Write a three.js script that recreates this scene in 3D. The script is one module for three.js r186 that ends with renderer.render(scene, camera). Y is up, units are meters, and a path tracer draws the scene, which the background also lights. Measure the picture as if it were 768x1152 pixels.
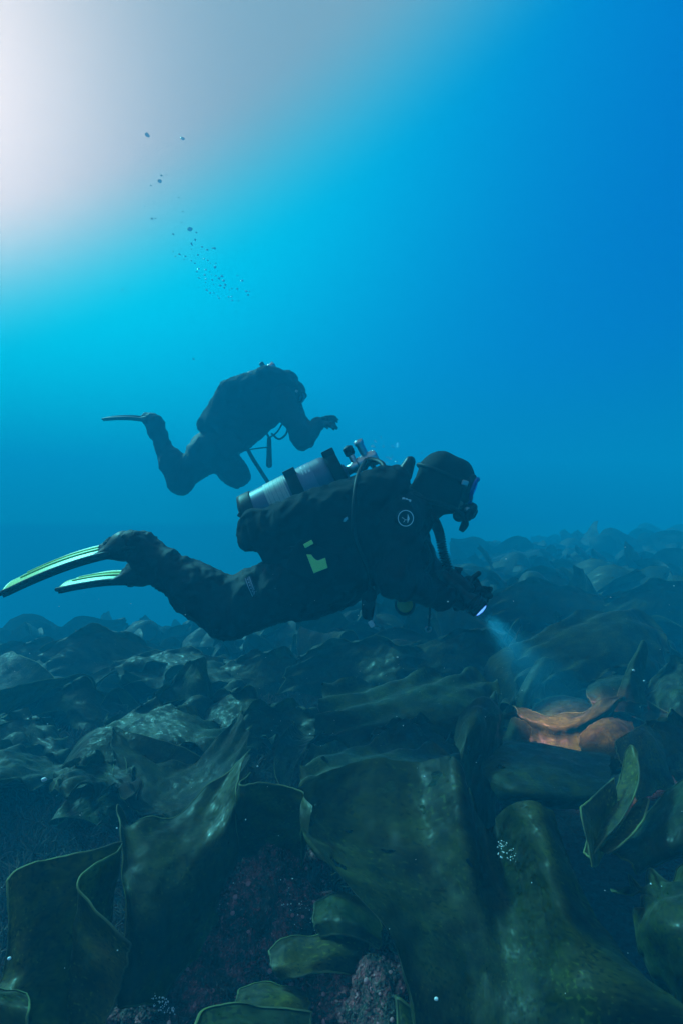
import * as THREE from 'three';
import { ImprovedNoise } from 'three/addons/math/ImprovedNoise.js';
import { mergeGeometries } from 'three/addons/utils/BufferGeometryUtils.js';
import { RoundedBoxGeometry } from 'three/addons/geometries/RoundedBoxGeometry.js';

// ---------------------------------------------------------------- camera, water light, sun, exposure
const scene = new THREE.Scene();
const FOCAL = 520, NEARER = 520 / 640, PW = 768, PH = 1152;                     // focal length in photograph pixels
const PITCH = 1.5 * Math.PI / 180;
const camera = new THREE.PerspectiveCamera(2 * Math.atan(PH / 2 / FOCAL) * 180 / Math.PI, PW / PH, 0.05, 200);
camera.position.set(0, 0.95, 0);
camera.rotation.set(PITCH, 0, 0);
camera.updateMatrixWorld();
scene.add(camera);

const SUN_AZ = -52 * Math.PI / 180, SUN_EL = 40 * Math.PI / 180;
const dirOf = (az, el) => new THREE.Vector3(Math.sin(az) * Math.cos(el), Math.sin(el), -Math.cos(az) * Math.cos(el));
const SUN = dirOf(SUN_AZ, SUN_EL), GLOW = dirOf(SUN_AZ, 34 * Math.PI / 180), WINDOW = dirOf(-104 * Math.PI / 180, 62 * Math.PI / 180);

// the light that comes down through the water: bright and colourless towards the sunlit surface, blue all round
function waterLight() {
  const W = 1024, H = 512, data = new Float32Array(W * H * 4), d = new THREE.Vector3();
  const ss = THREE.MathUtils.smoothstep, lerp = THREE.MathUtils.lerp;
  for (let j = 0; j < H; j++) for (let i = 0; i < W; i++) {
    const el = Math.max(0, ((j + 0.5) / H - 0.5) * Math.PI), az = ((i + 0.5) / W - 0.5) * 2 * Math.PI;
    d.set(Math.cos(az) * Math.cos(el), Math.sin(el), Math.sin(az) * Math.cos(el));
    const up = Math.max(0, d.y), aw = Math.acos(Math.min(1, d.dot(WINDOW))), as = Math.acos(Math.min(1, d.dot(GLOW)));
    const win = 1 - ss(aw, 0.92, 1.17);                    // the sunlit surface overhead
    const glow = Math.exp(-as * as / 0.66) * (0.80 + 0.20 * ss(up, 0, 0.22));   // light scattered forward round the sun
    const core = Math.exp(-as * as / 0.10), k = (j * W + i) * 4;
    data[k] = 0.001 + win * win * (0.265 + 1.85 * core);
    data[k + 1] = lerp(0.02 + 1.28 * glow, 0.45 + 1.30 * core, win);
    data[k + 2] = lerp(0.52 * (1 - 0.6 * ss(as, 1.15, 2.4)) * (0.45 + 0.55 * ss(up, 0, 0.35)) + 0.95 * glow, 0.53 + 1.05 * core, win);
    for (let c = 0; c < 3; c++) data[k + c] *= 0.71;
    data[k + 3] = 1;
  }
  const t = new THREE.DataTexture(data, W, H, THREE.RGBAFormat, THREE.FloatType);
  t.mapping = THREE.EquirectangularReflectionMapping;
  t.magFilter = t.minFilter = THREE.LinearFilter;
  t.needsUpdate = true;
  return t;
}
const sky = waterLight();
scene.background = sky;
scene.environment = sky;
scene.backgroundIntensity = 1; scene.environmentIntensity = 1;

const sun = new THREE.DirectionalLight(new THREE.Color().setRGB(0.15, 0.95, 1.0), 5.0);
sun.name = 'sun';
sun.position.copy(SUN).multiplyScalar(30).add(new THREE.Vector3(0, 0, -4));
sun.target.position.set(0, 0, -4);
sun.castShadow = true; sun.shadow.radius = 24; sun.shadow.mapSize.set(2048, 2048);
Object.assign(sun.shadow.camera, { left: -16, right: 16, top: 16, bottom: -16, near: 1, far: 80 });
scene.add(sun, sun.target);

scene.fog = new THREE.FogExp2(new THREE.Color().setRGB(0.008, 0.52, 0.95), 0.128);   // the water itself

const renderer = new THREE.WebGLRenderer({ antialias: true });
renderer.toneMapping = THREE.LinearToneMapping;
renderer.toneMappingExposure = 1.4;
renderer.shadowMap.enabled = true;

// ---------------------------------------------------------------- helpers
const V = (x, y, z) => new THREE.Vector3(x, y, z);
const { lerp, clamp, smoothstep } = THREE.MathUtils;
let seedState = 7;
function reseed(s) { seedState = s >>> 0; }
function rnd() { seedState = (seedState + 0x6d2b79f5) | 0; let t = Math.imul(seedState ^ (seedState >>> 15), 1 | seedState); t = (t + Math.imul(t ^ (t >>> 7), 61 | t)) ^ t; return ((t ^ (t >>> 14)) >>> 0) / 4294967296; }
const rr = (a, b) => a + (b - a) * rnd();
const perlin = new ImprovedNoise();
const ns = (x, y, z = 0) => perlin.noise(x + 31.7, y + 17.3, z + 5.1);
const fbm = (x, y, z = 0, o = 4) => { let s = 0, a = 0.5, f = 1; for (let i = 0; i < o; i++) { s += a * ns(x * f, y * f, z * f + i * 7); a *= 0.5; f *= 2.03; } return s; };
// a point at a depth in front of the viewer
const CP = Math.cos(PITCH), SP = Math.sin(PITCH);
function at(px, py, d) {
  d *= NEARER;
  const x = (px - PW / 2) / FOCAL * d, y = (PH / 2 - py) / FOCAL * d;
  return V(x, camera.position.y + y * CP + d * SP, -d * CP + y * SP);
}
const taken = new Map();
function numbered(n) { const k = taken.get(n) ?? 0; taken.set(n, k + 1); return k ? `${n}_${String(k).padStart(3, '0')}` : n; }
function shadows(o) { o.traverse((m) => { if (m.isMesh) { m.castShadow = true; m.receiveShadow = true; } }); return o; }
function tag(o, label, category, group, kind) {
  if (label) o.userData.label = label;
  if (category) o.userData.category = category;
  if (group) o.userData.group = group;
  if (kind) o.userData.kind = kind;
  return o;
}
function thing(name, label, category, group, pos) {
  const o = new THREE.Group(); o.name = numbered(name); if (pos) o.position.copy(pos);
  tag(o, label, category, group); scene.add(o); return o;
}
function part(name, geo, mat, parent, label) {
  const m = new THREE.Mesh(geo, mat); m.name = name; m.castShadow = m.receiveShadow = true;
  if (label) m.userData.label = label;
  parent.add(m); return m;
}
function geom(pos, idx, uv, col) {
  const g = new THREE.BufferGeometry();
  g.setAttribute('position', new THREE.BufferAttribute(Float32Array.from(pos), 3));
  if (uv) g.setAttribute('uv', new THREE.BufferAttribute(Float32Array.from(uv), 2));
  if (col) g.setAttribute('color', new THREE.BufferAttribute(Float32Array.from(col), 3));
  g.setIndex(idx); g.computeVertexNormals(); return g;
}
// uv in metres from the plane that each triangle faces
function boxUV(g, off = 0) {
  const q = g.index ? g.toNonIndexed() : g, p = q.attributes.position, uv = new Float32Array(p.count * 2), a = V(), b = V(), c = V(), n = V();
  for (let i = 0; i < p.count; i += 3) {
    a.fromBufferAttribute(p, i); b.fromBufferAttribute(p, i + 1); c.fromBufferAttribute(p, i + 2); n.crossVectors(V().subVectors(b, a), V().subVectors(c, a));
    const x = Math.abs(n.x), y = Math.abs(n.y), z = Math.abs(n.z);
    [a, b, c].forEach((v, k) => { const o = (i + k) * 2; if (z >= x && z >= y) { uv[o] = v.x; uv[o + 1] = v.y; } else if (x >= y) { uv[o] = v.z + 0.31; uv[o + 1] = v.y; } else { uv[o] = v.x; uv[o + 1] = v.z + 0.17; } uv[o] += off; });
  }
  q.setAttribute('uv', new THREE.BufferAttribute(uv, 2)); return q;
}
function shift(g, v) { g.translate(v.x, v.y, v.z); return g; }

// ---------------------------------------------------------------- textures
function dataTex(n, f, srgb) {
  const d = new Uint8Array(n * n * 4);
  for (let j = 0; j < n; j++) for (let i = 0; i < n; i++) { const c = f(i / n, j / n), k = (j * n + i) * 4; for (let q = 0; q < 3; q++) d[k + q] = clamp(Math.round((c.length ? c[q] : c) * 255), 0, 255); d[k + 3] = 255; }
  const t = new THREE.DataTexture(d, n, n); t.wrapS = t.wrapT = THREE.RepeatWrapping; t.magFilter = THREE.LinearFilter; t.minFilter = THREE.LinearMipmapLinearFilter; t.generateMipmaps = true;
  if (srgb) t.colorSpace = THREE.SRGBColorSpace;
  t.needsUpdate = true; return t;
}
// gradient noise that tiles over 0..1
function tileNoise(seed, f) {
  const n = Math.round(f), gx = new Float32Array(n * n), gy = new Float32Array(n * n);
  reseed(seed * 7919); for (let i = 0; i < n * n; i++) { const a = rnd() * 6.2832; gx[i] = Math.cos(a); gy[i] = Math.sin(a); }
  const fade = (t) => t * t * t * (t * (t * 6 - 15) + 10), w = (k) => ((k % n) + n) % n;
  return (u, v) => {
    const x = u * n, y = v * n, i = Math.floor(x), j = Math.floor(y), dx = x - i, dy = y - j, g = (p, q) => { const k = w(j + q) * n + w(i + p); return gx[k] * (dx - p) + gy[k] * (dy - q); };
    return 1.4 * lerp(lerp(g(0, 0), g(1, 0), fade(dx)), lerp(g(0, 1), g(1, 1), fade(dx)), fade(dy));
  };
}
const tn = [3, 6, 12, 24, 48, 90].map((f, i) => tileNoise(i + 1, f));
const kelpBumpTex = dataTex(512, (u, v) => 0.5 + 0.30 * tn[2](u, v) + 0.16 * tn[3](u, v) + 0.07 * tn[4](u, v) + 0.03 * tn[5](u, v));
// blotches of tissue, darker freckles and pale specks of growth
const kelpColorTex = dataTex(512, (u, v) => {
  const a = 0.66 + 0.22 * tn[1](u, v) + 0.16 * tn[2](u, v) + 0.12 * tn[3](u, v) + 0.12 * tn[4](u, v) + 0.14 * tn[5](u, v);
  const freckle = smoothstep(tn[5](u + 0.3, v + 0.1) + 0.4 * tn[2](u, v + 0.5), 0.42, 0.6), speck = smoothstep(tn[5](u + 0.7, v + 0.4) + 0.5 * tn[1](u + 0.2, v), 0.56, 0.68);
  const m = clamp(a * (1 - 0.45 * freckle), 0.12, 1), hue = 0.5 + 0.5 * tn[0](u + 0.5, v + 0.2);
  return [0.92 * m * (0.9 + 0.2 * hue) + 0.3 * speck, 0.92 * m + 0.36 * speck, 0.78 * m * (1.1 - 0.3 * hue) + 0.3 * speck];
}, true);
const roughTex = dataTex(256, (u, v) => 0.62 + 0.3 * tn[2](u, v) + 0.25 * tn[4](u, v));
const fabricBump = dataTex(256, (u, v) => 0.5 + 0.18 * tn[3](u, v) + 0.15 * tn[5](u, v) + 0.14 * Math.sin(u * 2 * Math.PI * 40) * Math.sin(v * 2 * Math.PI * 40));
const rockBump = dataTex(512, (u, v) => 0.5 + 0.3 * tn[1](u, v) + 0.24 * tn[2](u, v) + 0.2 * tn[3](u, v) + 0.15 * tn[4](u, v) + 0.1 * tn[5](u, v));
const rockColor = dataTex(512, (u, v) => {
  const crust = smoothstep(tn[1](u, v) + 0.5 * tn[2](u + 0.3, v) + 0.3 * tn[4](u, v), -0.22, 0.05), g = 0.75 + 0.5 * tn[3](u, v) + 0.4 * tn[5](u, v);
  const w = smoothstep(tn[4](u + 0.1, v + 0.6), 0.42, 0.55);
  return [lerp(0.30, 0.66, crust) * g + 0.25 * w, lerp(0.27, 0.33, crust) * g + 0.28 * w, lerp(0.22, 0.36, crust) * g + 0.28 * w];
}, true);
const soilColor = dataTex(512, (u, v) => {
  const g = 0.62 + 0.5 * tn[2](u, v) + 0.5 * tn[4](u, v) + 0.35 * tn[5](u, v), r = smoothstep(tn[1](u, v) + 0.4 * tn[3](u, v), -0.1, 0.3);
  return [lerp(0.24, 0.36, r) * g, lerp(0.26, 0.22, r) * g, lerp(0.17, 0.19, r) * g];
}, true);
const scaled = (t, s) => { const c = t.clone(); c.repeat.set(s, s); c.needsUpdate = true; return c; };

// ---------------------------------------------------------------- materials
const std = (rgb, o = {}) => new THREE.MeshStandardMaterial({ color: new THREE.Color().setRGB(...rgb), roughness: 0.6, ...o });
const kelpMat = (rgb, o = {}) => new THREE.MeshPhysicalMaterial({
  color: new THREE.Color().setRGB(...rgb), vertexColors: true, map: scaled(kelpColorTex, 1.7), roughness: 0.95, roughnessMap: scaled(roughTex, 3), bumpMap: scaled(kelpBumpTex, 1.3), bumpScale: 0.003, specularIntensity: 0.36, transmission: 0.32, thickness: 0, side: THREE.DoubleSide, ...o });
const M = {
  kelp: kelpMat([0.084, 0.118, 0.024]),
  kelpOlive: kelpMat([0.20, 0.20, 0.035], { transmission: 0.45 }),
  kelpFar: kelpMat([0.084, 0.118, 0.024], { bumpScale: 0.008 }),
  margin: std([0.08, 0.10, 0.026], { roughness: 0.75, vertexColors: true }),
  rim: std([0.13, 0.15, 0.04], { roughness: 0.65, vertexColors: true }),
  marginFar: std([0.07, 0.10, 0.03], { roughness: 0.8, vertexColors: true }),
  soil: std([0.11, 0.12, 0.11], { map: scaled(soilColor, 1.4), bumpMap: scaled(rockBump, 1.4), bumpScale: 0.03, roughness: 0.95, vertexColors: true }),
  rock: std([0.55, 0.5, 0.5], { map: scaled(rockColor, 3.0), bumpMap: scaled(rockBump, 3.4), bumpScale: 0.018, roughness: 0.85 }),
};

// ---------------------------------------------------------------- the seabed
function groundY(x, z) {
  const far = smoothstep(-z, 1.5, 7), d = -z;
  let y = -0.02 + 0.06 * x * (0.5 + 0.5 * far) - (1 - smoothstep(x / Math.max(1, d), -0.35, 0.45)) * (0.10 * Math.max(0, d - 3) + 0.022 * Math.max(0, d - 4) ** 2) - 0.006 * Math.max(0, d - 7) ** 2 + 0.30 * fbm(x * 0.42 + 3, z * 0.42, 1, 3) * (0.35 + 0.65 * far);
  y += 0.012 * Math.max(0, d - 3) * smoothstep(x, -3, 4) - 0.16 * smoothstep(d, 2, 3.2) * (1 - smoothstep(x / Math.max(1, d), -0.45, 0.1));
  y += 0.05 * fbm(x * 2.1, z * 2.1, 4, 3) + 0.012 * fbm(x * 9, z * 9, 8, 2);
  return Math.min(y, 1.2);
}
{
  const pos = [], uv = [], idx = [], col = [];
  const xs = [], zs = [];
  for (let i = 0; i <= 200; i++) { const t = i / 100 - 1; xs.push(Math.sign(t) * (2.5 * Math.abs(t) + 9.5 * Math.abs(t) ** 3)); }
  for (let j = 0; j <= 220; j++) { const t = j / 220; zs.push(3 - 8 * t - 12 * t ** 3); }
  for (const z of zs) for (const x of xs) {
    pos.push(x, groundY(x, z), z); uv.push(x, z);
    const k = 0.8 + 0.7 * fbm(x * 1.3, z * 1.3, 3, 3); col.push(k, k * (1 + 0.15 * ns(x, z, 3)), k);
  }
  for (let j = 0; j < 220; j++) for (let i = 0; i < 200; i++) { const a = j * 201 + i; idx.push(a, a + 1, a + 201, a + 1, a + 202, a + 201); }
  const m = new THREE.Mesh(geom(pos, idx, uv, col), M.soil); m.name = 'seabed'; m.receiveShadow = m.castShadow = true; m.userData.kind = 'structure';
  m.userData.label = 'dark rocky seabed under the kelp'; scene.add(m);
}

// ---------------------------------------------------------------- kelp fronds
// A sheet of tissue of some thickness over a surface P(u, v): the blade, and its rounded paler margin.
function sheet(P, nu, nv, o = {}) {
  const T = (o.thick ?? 0.004) / 2, jag = o.jag ?? 0.03, s0 = o.seed ?? 1, N = (nu + 1) * (nv + 1), p = new Array(N), n = new Array(N);
  const edge = (t, k) => jag * Math.max(0, 0.9 + 0.9 * ns(t * 5, s0 * 3.3 + k, 2) + 0.5 * ns(t * 14, s0 * 1.7 + k, 5) + 0.3 * ns(t * 37, s0 + k, 9));
  const place = (u, v) => { const a = edge(v, 0), b = edge(v, 11), c = edge(u, 23) * 0.7, d = edge(u, 37) * 0.7; return P(lerp(a, 1 - b, u), lerp(c, 1 - d, v)); };
  for (let j = 0; j <= nv; j++) for (let i = 0; i <= nu; i++) p[j * (nu + 1) + i] = place(i / nu, j / nv);
  const id = (i, j) => j * (nu + 1) + i, A = V(), B = V();
  const normals = () => { for (let j = 0; j <= nv; j++) for (let i = 0; i <= nu; i++) {
    A.subVectors(p[id(Math.min(nu, i + 1), j)], p[id(Math.max(0, i - 1), j)]); B.subVectors(p[id(i, Math.min(nv, j + 1))], p[id(i, Math.max(0, j - 1))]);
    n[id(i, j)] = V().crossVectors(B, A).normalize();
  } };
  normals();
  const bumpy = o.bumpy ?? 0.005;
  for (let k = 0; k < N; k++) { const q = p[k]; p[k] = q.clone().addScaledVector(n[k], bumpy * (2.2 * ns(q.x * 6, q.y * 6, q.z * 6 + s0) + 1.1 * ns(q.x * 17, q.y * 17, q.z * 17 + s0) + 0.5 * ns(q.x * 40, q.y * 40, q.z * 40))); }
  normals();
  let W = 0, L = 0; const jm = nv >> 1, im = nu >> 1;
  for (let i = 0; i < nu; i++) W += p[id(i, jm)].distanceTo(p[id(i + 1, jm)]);
  for (let j = 0; j < nv; j++) L += p[id(im, j)].distanceTo(p[id(im, j + 1)]);
  // torn holes: cells inside are left out, and the points round them drawn to the ragged outline
  const holes = o.holes ?? [], ragged = (r, a, k) => r * (1 + 0.40 * Math.sin(a * 2 + k) + 0.25 * Math.sin(a * 3 + k * 2) + 0.12 * Math.sin(a * 7 + k));
  const inHole = (i, j) => holes.findIndex(([hu, hv, r], k) => { const x = ((i + 0.5) / nu - hu) * W, y = ((j + 0.5) / nv - hv) * L; return Math.hypot(x, y) < ragged(r, Math.atan2(y, x), k); });
  const cut = new Int8Array(nu * nv).fill(-1); if (holes.length) for (let j = 0; j < nv; j++) for (let i = 0; i < nu; i++) cut[j * nu + i] = inHole(i, j);
  const keep = (i, j) => cut[j * nu + i] < 0;
  if (holes.length) for (let j = 1; j < nv; j++) for (let i = 1; i < nu; i++) {
    const near = [cut[j * nu + i], cut[j * nu + i - 1], cut[(j - 1) * nu + i], cut[(j - 1) * nu + i - 1]], h = Math.max(...near);
    if (h < 0 || Math.min(...near) >= 0) continue;
    const [hu, hv, r] = holes[h], x = (i / nu - hu) * W, y = (j / nv - hv) * L, a = Math.atan2(y, x), q = ragged(r, a, h) / (Math.hypot(x, y) || 1), k = j * (nu + 1) + i, lift = p[k].clone().sub(place(i / nu, j / nv)), f = clamp(q, 0.5, 1.6);
    p[k] = place(hu + x * f / W, hv + y * f / L).add(lift);
  }
  const pos = [], uv = [], col = [], idx = [], edges = new Map();
  for (let k = 0; k < N; k++) {
    const q = p[k], i = k % (nu + 1), j = (k / (nu + 1)) | 0;
    pos.push(q.x, q.y, q.z); uv.push(i / nu * W + s0 * 0.37, j / nv * L + s0 * 0.61);
    const c = 0.85 + 0.55 * fbm(q.x * 3.1 + s0, q.y * 3.1, q.z * 3.1, 3), h = 0.14 * ns(q.x * 2.3, q.y * 2.3 + s0, q.z * 2.3);
    col.push(c * (1 + h), c, c * (1 - h));
  }
  for (let j = 0; j < nv; j++) for (let i = 0; i < nu; i++) if (keep(i, j)) {
    const a = id(i, j), b = id(i + 1, j), c = id(i + 1, j + 1), d = id(i, j + 1);
    idx.push(a, c, b, a, d, c);
    for (const [x, y] of [[a, b], [b, c], [c, d], [d, a]]) edges.set(x * N + y, [x, y]);
  }
  // margin
  const mp = [], mi = [], mc = [], seen = new Map(), out = new Map();
  for (const [key, [x, y]] of edges) if (!edges.has(y * N + x)) {
    A.subVectors(p[y], p[x]);
    for (const k of [x, y]) { const q = out.get(k) ?? V(); q.add(V().crossVectors(A, n[k]).normalize()); out.set(k, q); }
  }
  const ring = (k) => {
    if (!seen.has(k)) {
      seen.set(k, mp.length / 3);
      const e = out.get(k).normalize(), t = T * (o.rim ?? 0.7);
      for (const [ca, sa] of [[-0.9, 1], [0.5, 1], [1.25, 0], [0.5, -1], [-0.9, -1]]) { const q = p[k].clone().addScaledVector(e, -ca * t).addScaledVector(n[k], sa * t); mp.push(q.x, q.y, q.z); const w = clamp(0.7 + 1.5 * ns(q.x * 9 + s0, q.y * 9, q.z * 9) + 0.7 * ns(q.x * 30, q.y * 30, q.z * 30 + s0), 0.25, 1.5); mc.push(w, w, w); }
    }
    return seen.get(k);
  };
  // the outward side is found by testing against the nearest interior direction
  const mid = (k) => { const i = k % (nu + 1), j = (k / (nu + 1)) | 0; return V().addScaledVector(p[id(Math.min(nu, Math.max(0, i + (i * 2 < nu ? 1 : -1))), Math.min(nv, Math.max(0, j + (j * 2 < nv ? 1 : -1))))], 1).sub(p[k]); };
  for (const [key, [x, y]] of edges) if (!edges.has(y * N + x)) {
    const a = ring(x), b = ring(y);
    for (let q = 0; q < 4; q++) mi.push(a + q, b + q, a + q + 1, b + q, b + q + 1, a + q + 1);
  }
  const blade = geom(pos, idx, uv, col);
  return { blade, margin: mi.length && !o.bare ? geom(mp, mi, null, mc) : null };
}
const cr = (t) => [(-t + 2 * t * t - t * t * t) / 2, (2 - 5 * t * t + 3 * t * t * t) / 2, (t + 4 * t * t - 3 * t * t * t) / 2, (t * t * t - t * t) / 2];
function crGrid(rows) {
  const nr = rows.length, nc = rows[0].length;
  const get = (r, c) => { // linear continuation past the ends
    if (r < 0) return get(0, c).clone().multiplyScalar(2).sub(get(1, c));
    if (r >= nr) return get(nr - 1, c).clone().multiplyScalar(2).sub(get(nr - 2, c));
    if (c < 0) return rows[r][0].clone().multiplyScalar(2).sub(rows[r][1]);
    if (c >= nc) return rows[r][nc - 1].clone().multiplyScalar(2).sub(rows[r][nc - 2]);
    return rows[r][c];
  };
  return (u, v) => {
    const x = clamp(u, 0, 1) * (nc - 1), y = clamp(v, 0, 1) * (nr - 1), i = Math.min(nc - 2, Math.floor(x)), j = Math.min(nr - 2, Math.floor(y)), a = cr(x - i), b = cr(y - j), q = V();
    for (let s = 0; s < 4; s++) for (let t = 0; t < 4; t++) q.addScaledVector(get(j - 1 + s, i - 1 + t), b[s] * a[t]);
    return q;
  };
}
function frond(label, s, mats, base, group) {
  const g = thing('kelp_frond', label, 'kelp frond', group, base);
  if (base) { s.blade.translate(-base.x, -base.y, -base.z); s.margin?.translate(-base.x, -base.y, -base.z); }
  part('blade', s.blade, mats[0], g); if (s.margin) part('margin', s.margin, mats[1], g);
  return g;
}
// a large frond whose surface runs through the given rows of points
let frondSeed = 10;
function drape(label, rows, o = {}) {
  const pts = rows.map((r) => r.map((a) => at(...a)));
  const f = crGrid(pts), base = pts[pts.length - 1][pts[0].length >> 1].clone();
  const ruffle = o.ruffle ?? 0, R = (u, v) => { const q = f(u, v); if (ruffle) { const e = Math.max(Math.abs(u - 0.5), Math.abs(v - 0.5)) * 2; q.y += ruffle * e ** 3 * Math.sin(u * 19 + v * 23 + frondSeed); q.z += ruffle * e ** 3 * Math.cos(u * 23 - v * 17 + frondSeed); } return q; };
  const s = sheet(R, o.nu ?? 80, o.nv ?? 64, { seed: frondSeed++, ...o });
  return frond(label, s, o.mats ?? [M.kelp, M.margin], base, o.group);
}

// ---- the large fronds in front
const RIM = [M.kelp, M.rim], OL = [M.kelpOlive, M.rim], BR = [M.kelp, M.marginFar], KD = [M.kelp, M.marginFar];
drape('broad dark olive frond saddled across the bottom of the picture, with small torn holes', [
  [[352, 906, 1.10], [341, 888, 1.17], [372, 866, 1.27], [420, 852, 1.34], [472, 858, 1.34], [512, 850, 1.24], [530, 905, 1.20], [549, 932, 1.15], [570, 908, 1.02], [600, 900, .98], [624, 912, .97]],
  [[350, 950, 1.02], [340, 930, 1.06], [368, 930, 1.12], [420, 925, 1.16], [478, 925, 1.15], [518, 912, 1.10], [540, 955, 1.10], [562, 968, 1.05], [586, 942, .95], [616, 942, .90], [645, 975, .90]],
  [[392, 996, .93], [386, 986, .96], [412, 985, 1.00], [450, 990, 1.02], [495, 990, 1.02], [530, 985, 1.00], [552, 1005, 1.00], [576, 1015, .97], [602, 995, .87], [632, 1005, .82], [680, 1035, .83]],
  [[440, 1058, .86], [436, 1050, .88], [455, 1052, .90], [485, 1058, .91], [520, 1062, .91], [548, 1065, .90], [568, 1070, .89], [592, 1068, .86], [620, 1060, .79], [665, 1066, .75], [728, 1095, .76]],
  [[466, 1130, .78], [462, 1130, .80], [475, 1130, .81], [500, 1135, .81], [528, 1140, .81], [552, 1142, .80], [575, 1142, .79], [604, 1140, .77], [644, 1138, .72], [704, 1140, .69], [790, 1150, .70]],
  [[470, 1250, .72], [470, 1250, .73], [480, 1250, .73], [505, 1255, .73], [530, 1260, .73], [555, 1260, .72], [580, 1260, .71], [615, 1260, .70], [665, 1260, .67], [740, 1260, .65], [850, 1260, .66]],
], { nu: 150, nv: 120, jag: 0.012, bumpy: 0.005, bare: true, mats: KD,
  holes: [[.115, .36, .011], [.30, .30, .006], [.13, .20, .007], [.33, .10, .009], [.44, .07, .010], [.40, .16, .005], [.5, .36, .005], [.17, .13, .006], [.24, .22, .004]] });
drape('upright olive frond folded at the lower left corner, its top edge catching light', [
  [[6, 992, .90], [22, 976, .93], [60, 965, .98], [105, 956, 1.03], [139, 945, 1.08], [134, 957, 1.04], [112, 970, .98], [96, 986, .94], [97, 1004, .92], [122, 1034, .90], [150, 1064, .89]],
  [[8, 1040, .87], [24, 1032, .88], [60, 1022, .92], [100, 1010, .98], [128, 1000, 1.04], [126, 1010, 1.02], [106, 1016, .97], [90, 1024, .94], [94, 1040, .92], [118, 1062, .89], [146, 1092, .87]],
  [[4, 1095, .84], [22, 1088, .83], [50, 1080, .86], [90, 1072, .93], [118, 1066, .99], [112, 1072, .98], [94, 1072, .95], [80, 1072, .93], [86, 1084, .90], [108, 1102, .86], [134, 1126, .84]],
  [[-20, 1130, .80], [4, 1126, .78], [30, 1130, .80], [70, 1136, .86], [96, 1136, .92], [90, 1140, .92], [78, 1138, .91], [70, 1136, .90], [78, 1144, .87], [96, 1154, .83], [120, 1172, .81]],
  [[-60, 1190, .76], [-30, 1200, .74], [0, 1210, .76], [40, 1220, .80], [66, 1220, .84], [64, 1222, .84], [60, 1222, .84], [60, 1220, .84], [70, 1226, .81], [86, 1236, .78], [104, 1252, .76]],
], { nu: 130, nv: 70, jag: 0.012, bumpy: 0.006, mats: OL });
drape('wide teal-sheened frond sweeping up behind the folded olive one on the left', [
  [[134, 904, 1.24], [140, 922, 1.22], [158, 926, 1.22], [190, 918, 1.27], [226, 894, 1.33], [258, 866, 1.40], [284, 842, 1.50]],
  [[130, 918, 1.18], [142, 944, 1.15], [165, 946, 1.16], [196, 938, 1.20], [228, 920, 1.25], [254, 896, 1.30], [270, 872, 1.33]],
  [[138, 966, 1.10], [150, 985, 1.07], [174, 982, 1.08], [202, 972, 1.12], [230, 956, 1.16], [252, 936, 1.20], [266, 918, 1.24]],
  [[140, 1020, 1.02], [156, 1030, 1.00], [180, 1028, 1.02], [206, 1018, 1.06], [230, 1006, 1.12], [250, 992, 1.17], [264, 984, 1.22]],
  [[138, 1074, .96], [154, 1082, .96], [178, 1078, .98], [204, 1068, 1.04], [228, 1056, 1.12], [246, 1044, 1.20], [256, 1036, 1.26]],
  [[130, 1130, .92], [148, 1136, .92], [172, 1130, .96], [198, 1118, 1.04], [220, 1102, 1.14], [238, 1086, 1.24], [246, 1070, 1.32]],
], { nu: 90, nv: 90, jag: 0.014, mats: [M.kelp, M.margin], ruffle: 0.006 });
drape('squarish dark frond hanging between the teal-sheened frond and the rolled edge', [
  [[283, 868, 1.36], [268, 880, 1.27], [276, 884, 1.25], [296, 880, 1.27], [320, 884, 1.27], [342, 890, 1.22], [350, 906, 1.18], [342, 930, 1.16]],
  [[280, 884, 1.38], [264, 906, 1.26], [272, 912, 1.24], [296, 912, 1.27], [320, 914, 1.27], [340, 914, 1.22], [346, 924, 1.19], [340, 940, 1.17]],
  [[278, 920, 1.40], [264, 950, 1.28], [272, 952, 1.28], [296, 950, 1.32], [318, 948, 1.32], [336, 944, 1.26], [342, 950, 1.23], [338, 956, 1.20]],
  [[276, 958, 1.44], [260, 988, 1.32], [270, 990, 1.34], [294, 986, 1.40], [316, 980, 1.40], [332, 974, 1.34], [338, 974, 1.30], [336, 976, 1.27]],
], { nu: 70, nv: 50, jag: 0.02, mats: [M.kelp, M.margin] });
drape('rounded dark frond arched over just above the saddled frond, left of the slender blades', [
  [[548, 836, 1.72], [570, 830, 1.74], [610, 836, 1.74], [650, 842, 1.70], [690, 850, 1.62]],
  [[540, 850, 1.56], [566, 850, 1.52], [608, 856, 1.50], [648, 860, 1.50], [690, 866, 1.48]],
  [[542, 872, 1.42], [568, 872, 1.36], [608, 876, 1.34], [650, 880, 1.36], [692, 884, 1.38]],
  [[556, 900, 1.36], [580, 894, 1.28], [616, 898, 1.26], [652, 900, 1.30], [686, 900, 1.34]],
  [[566, 914, 1.44], [590, 906, 1.38], [620, 910, 1.36], [650, 912, 1.38], [680, 910, 1.42]],
], { nu: 80, nv: 60, bare: true, jag: 0.03, holes: [[.22, .40, .012]], mats: KD });
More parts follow.
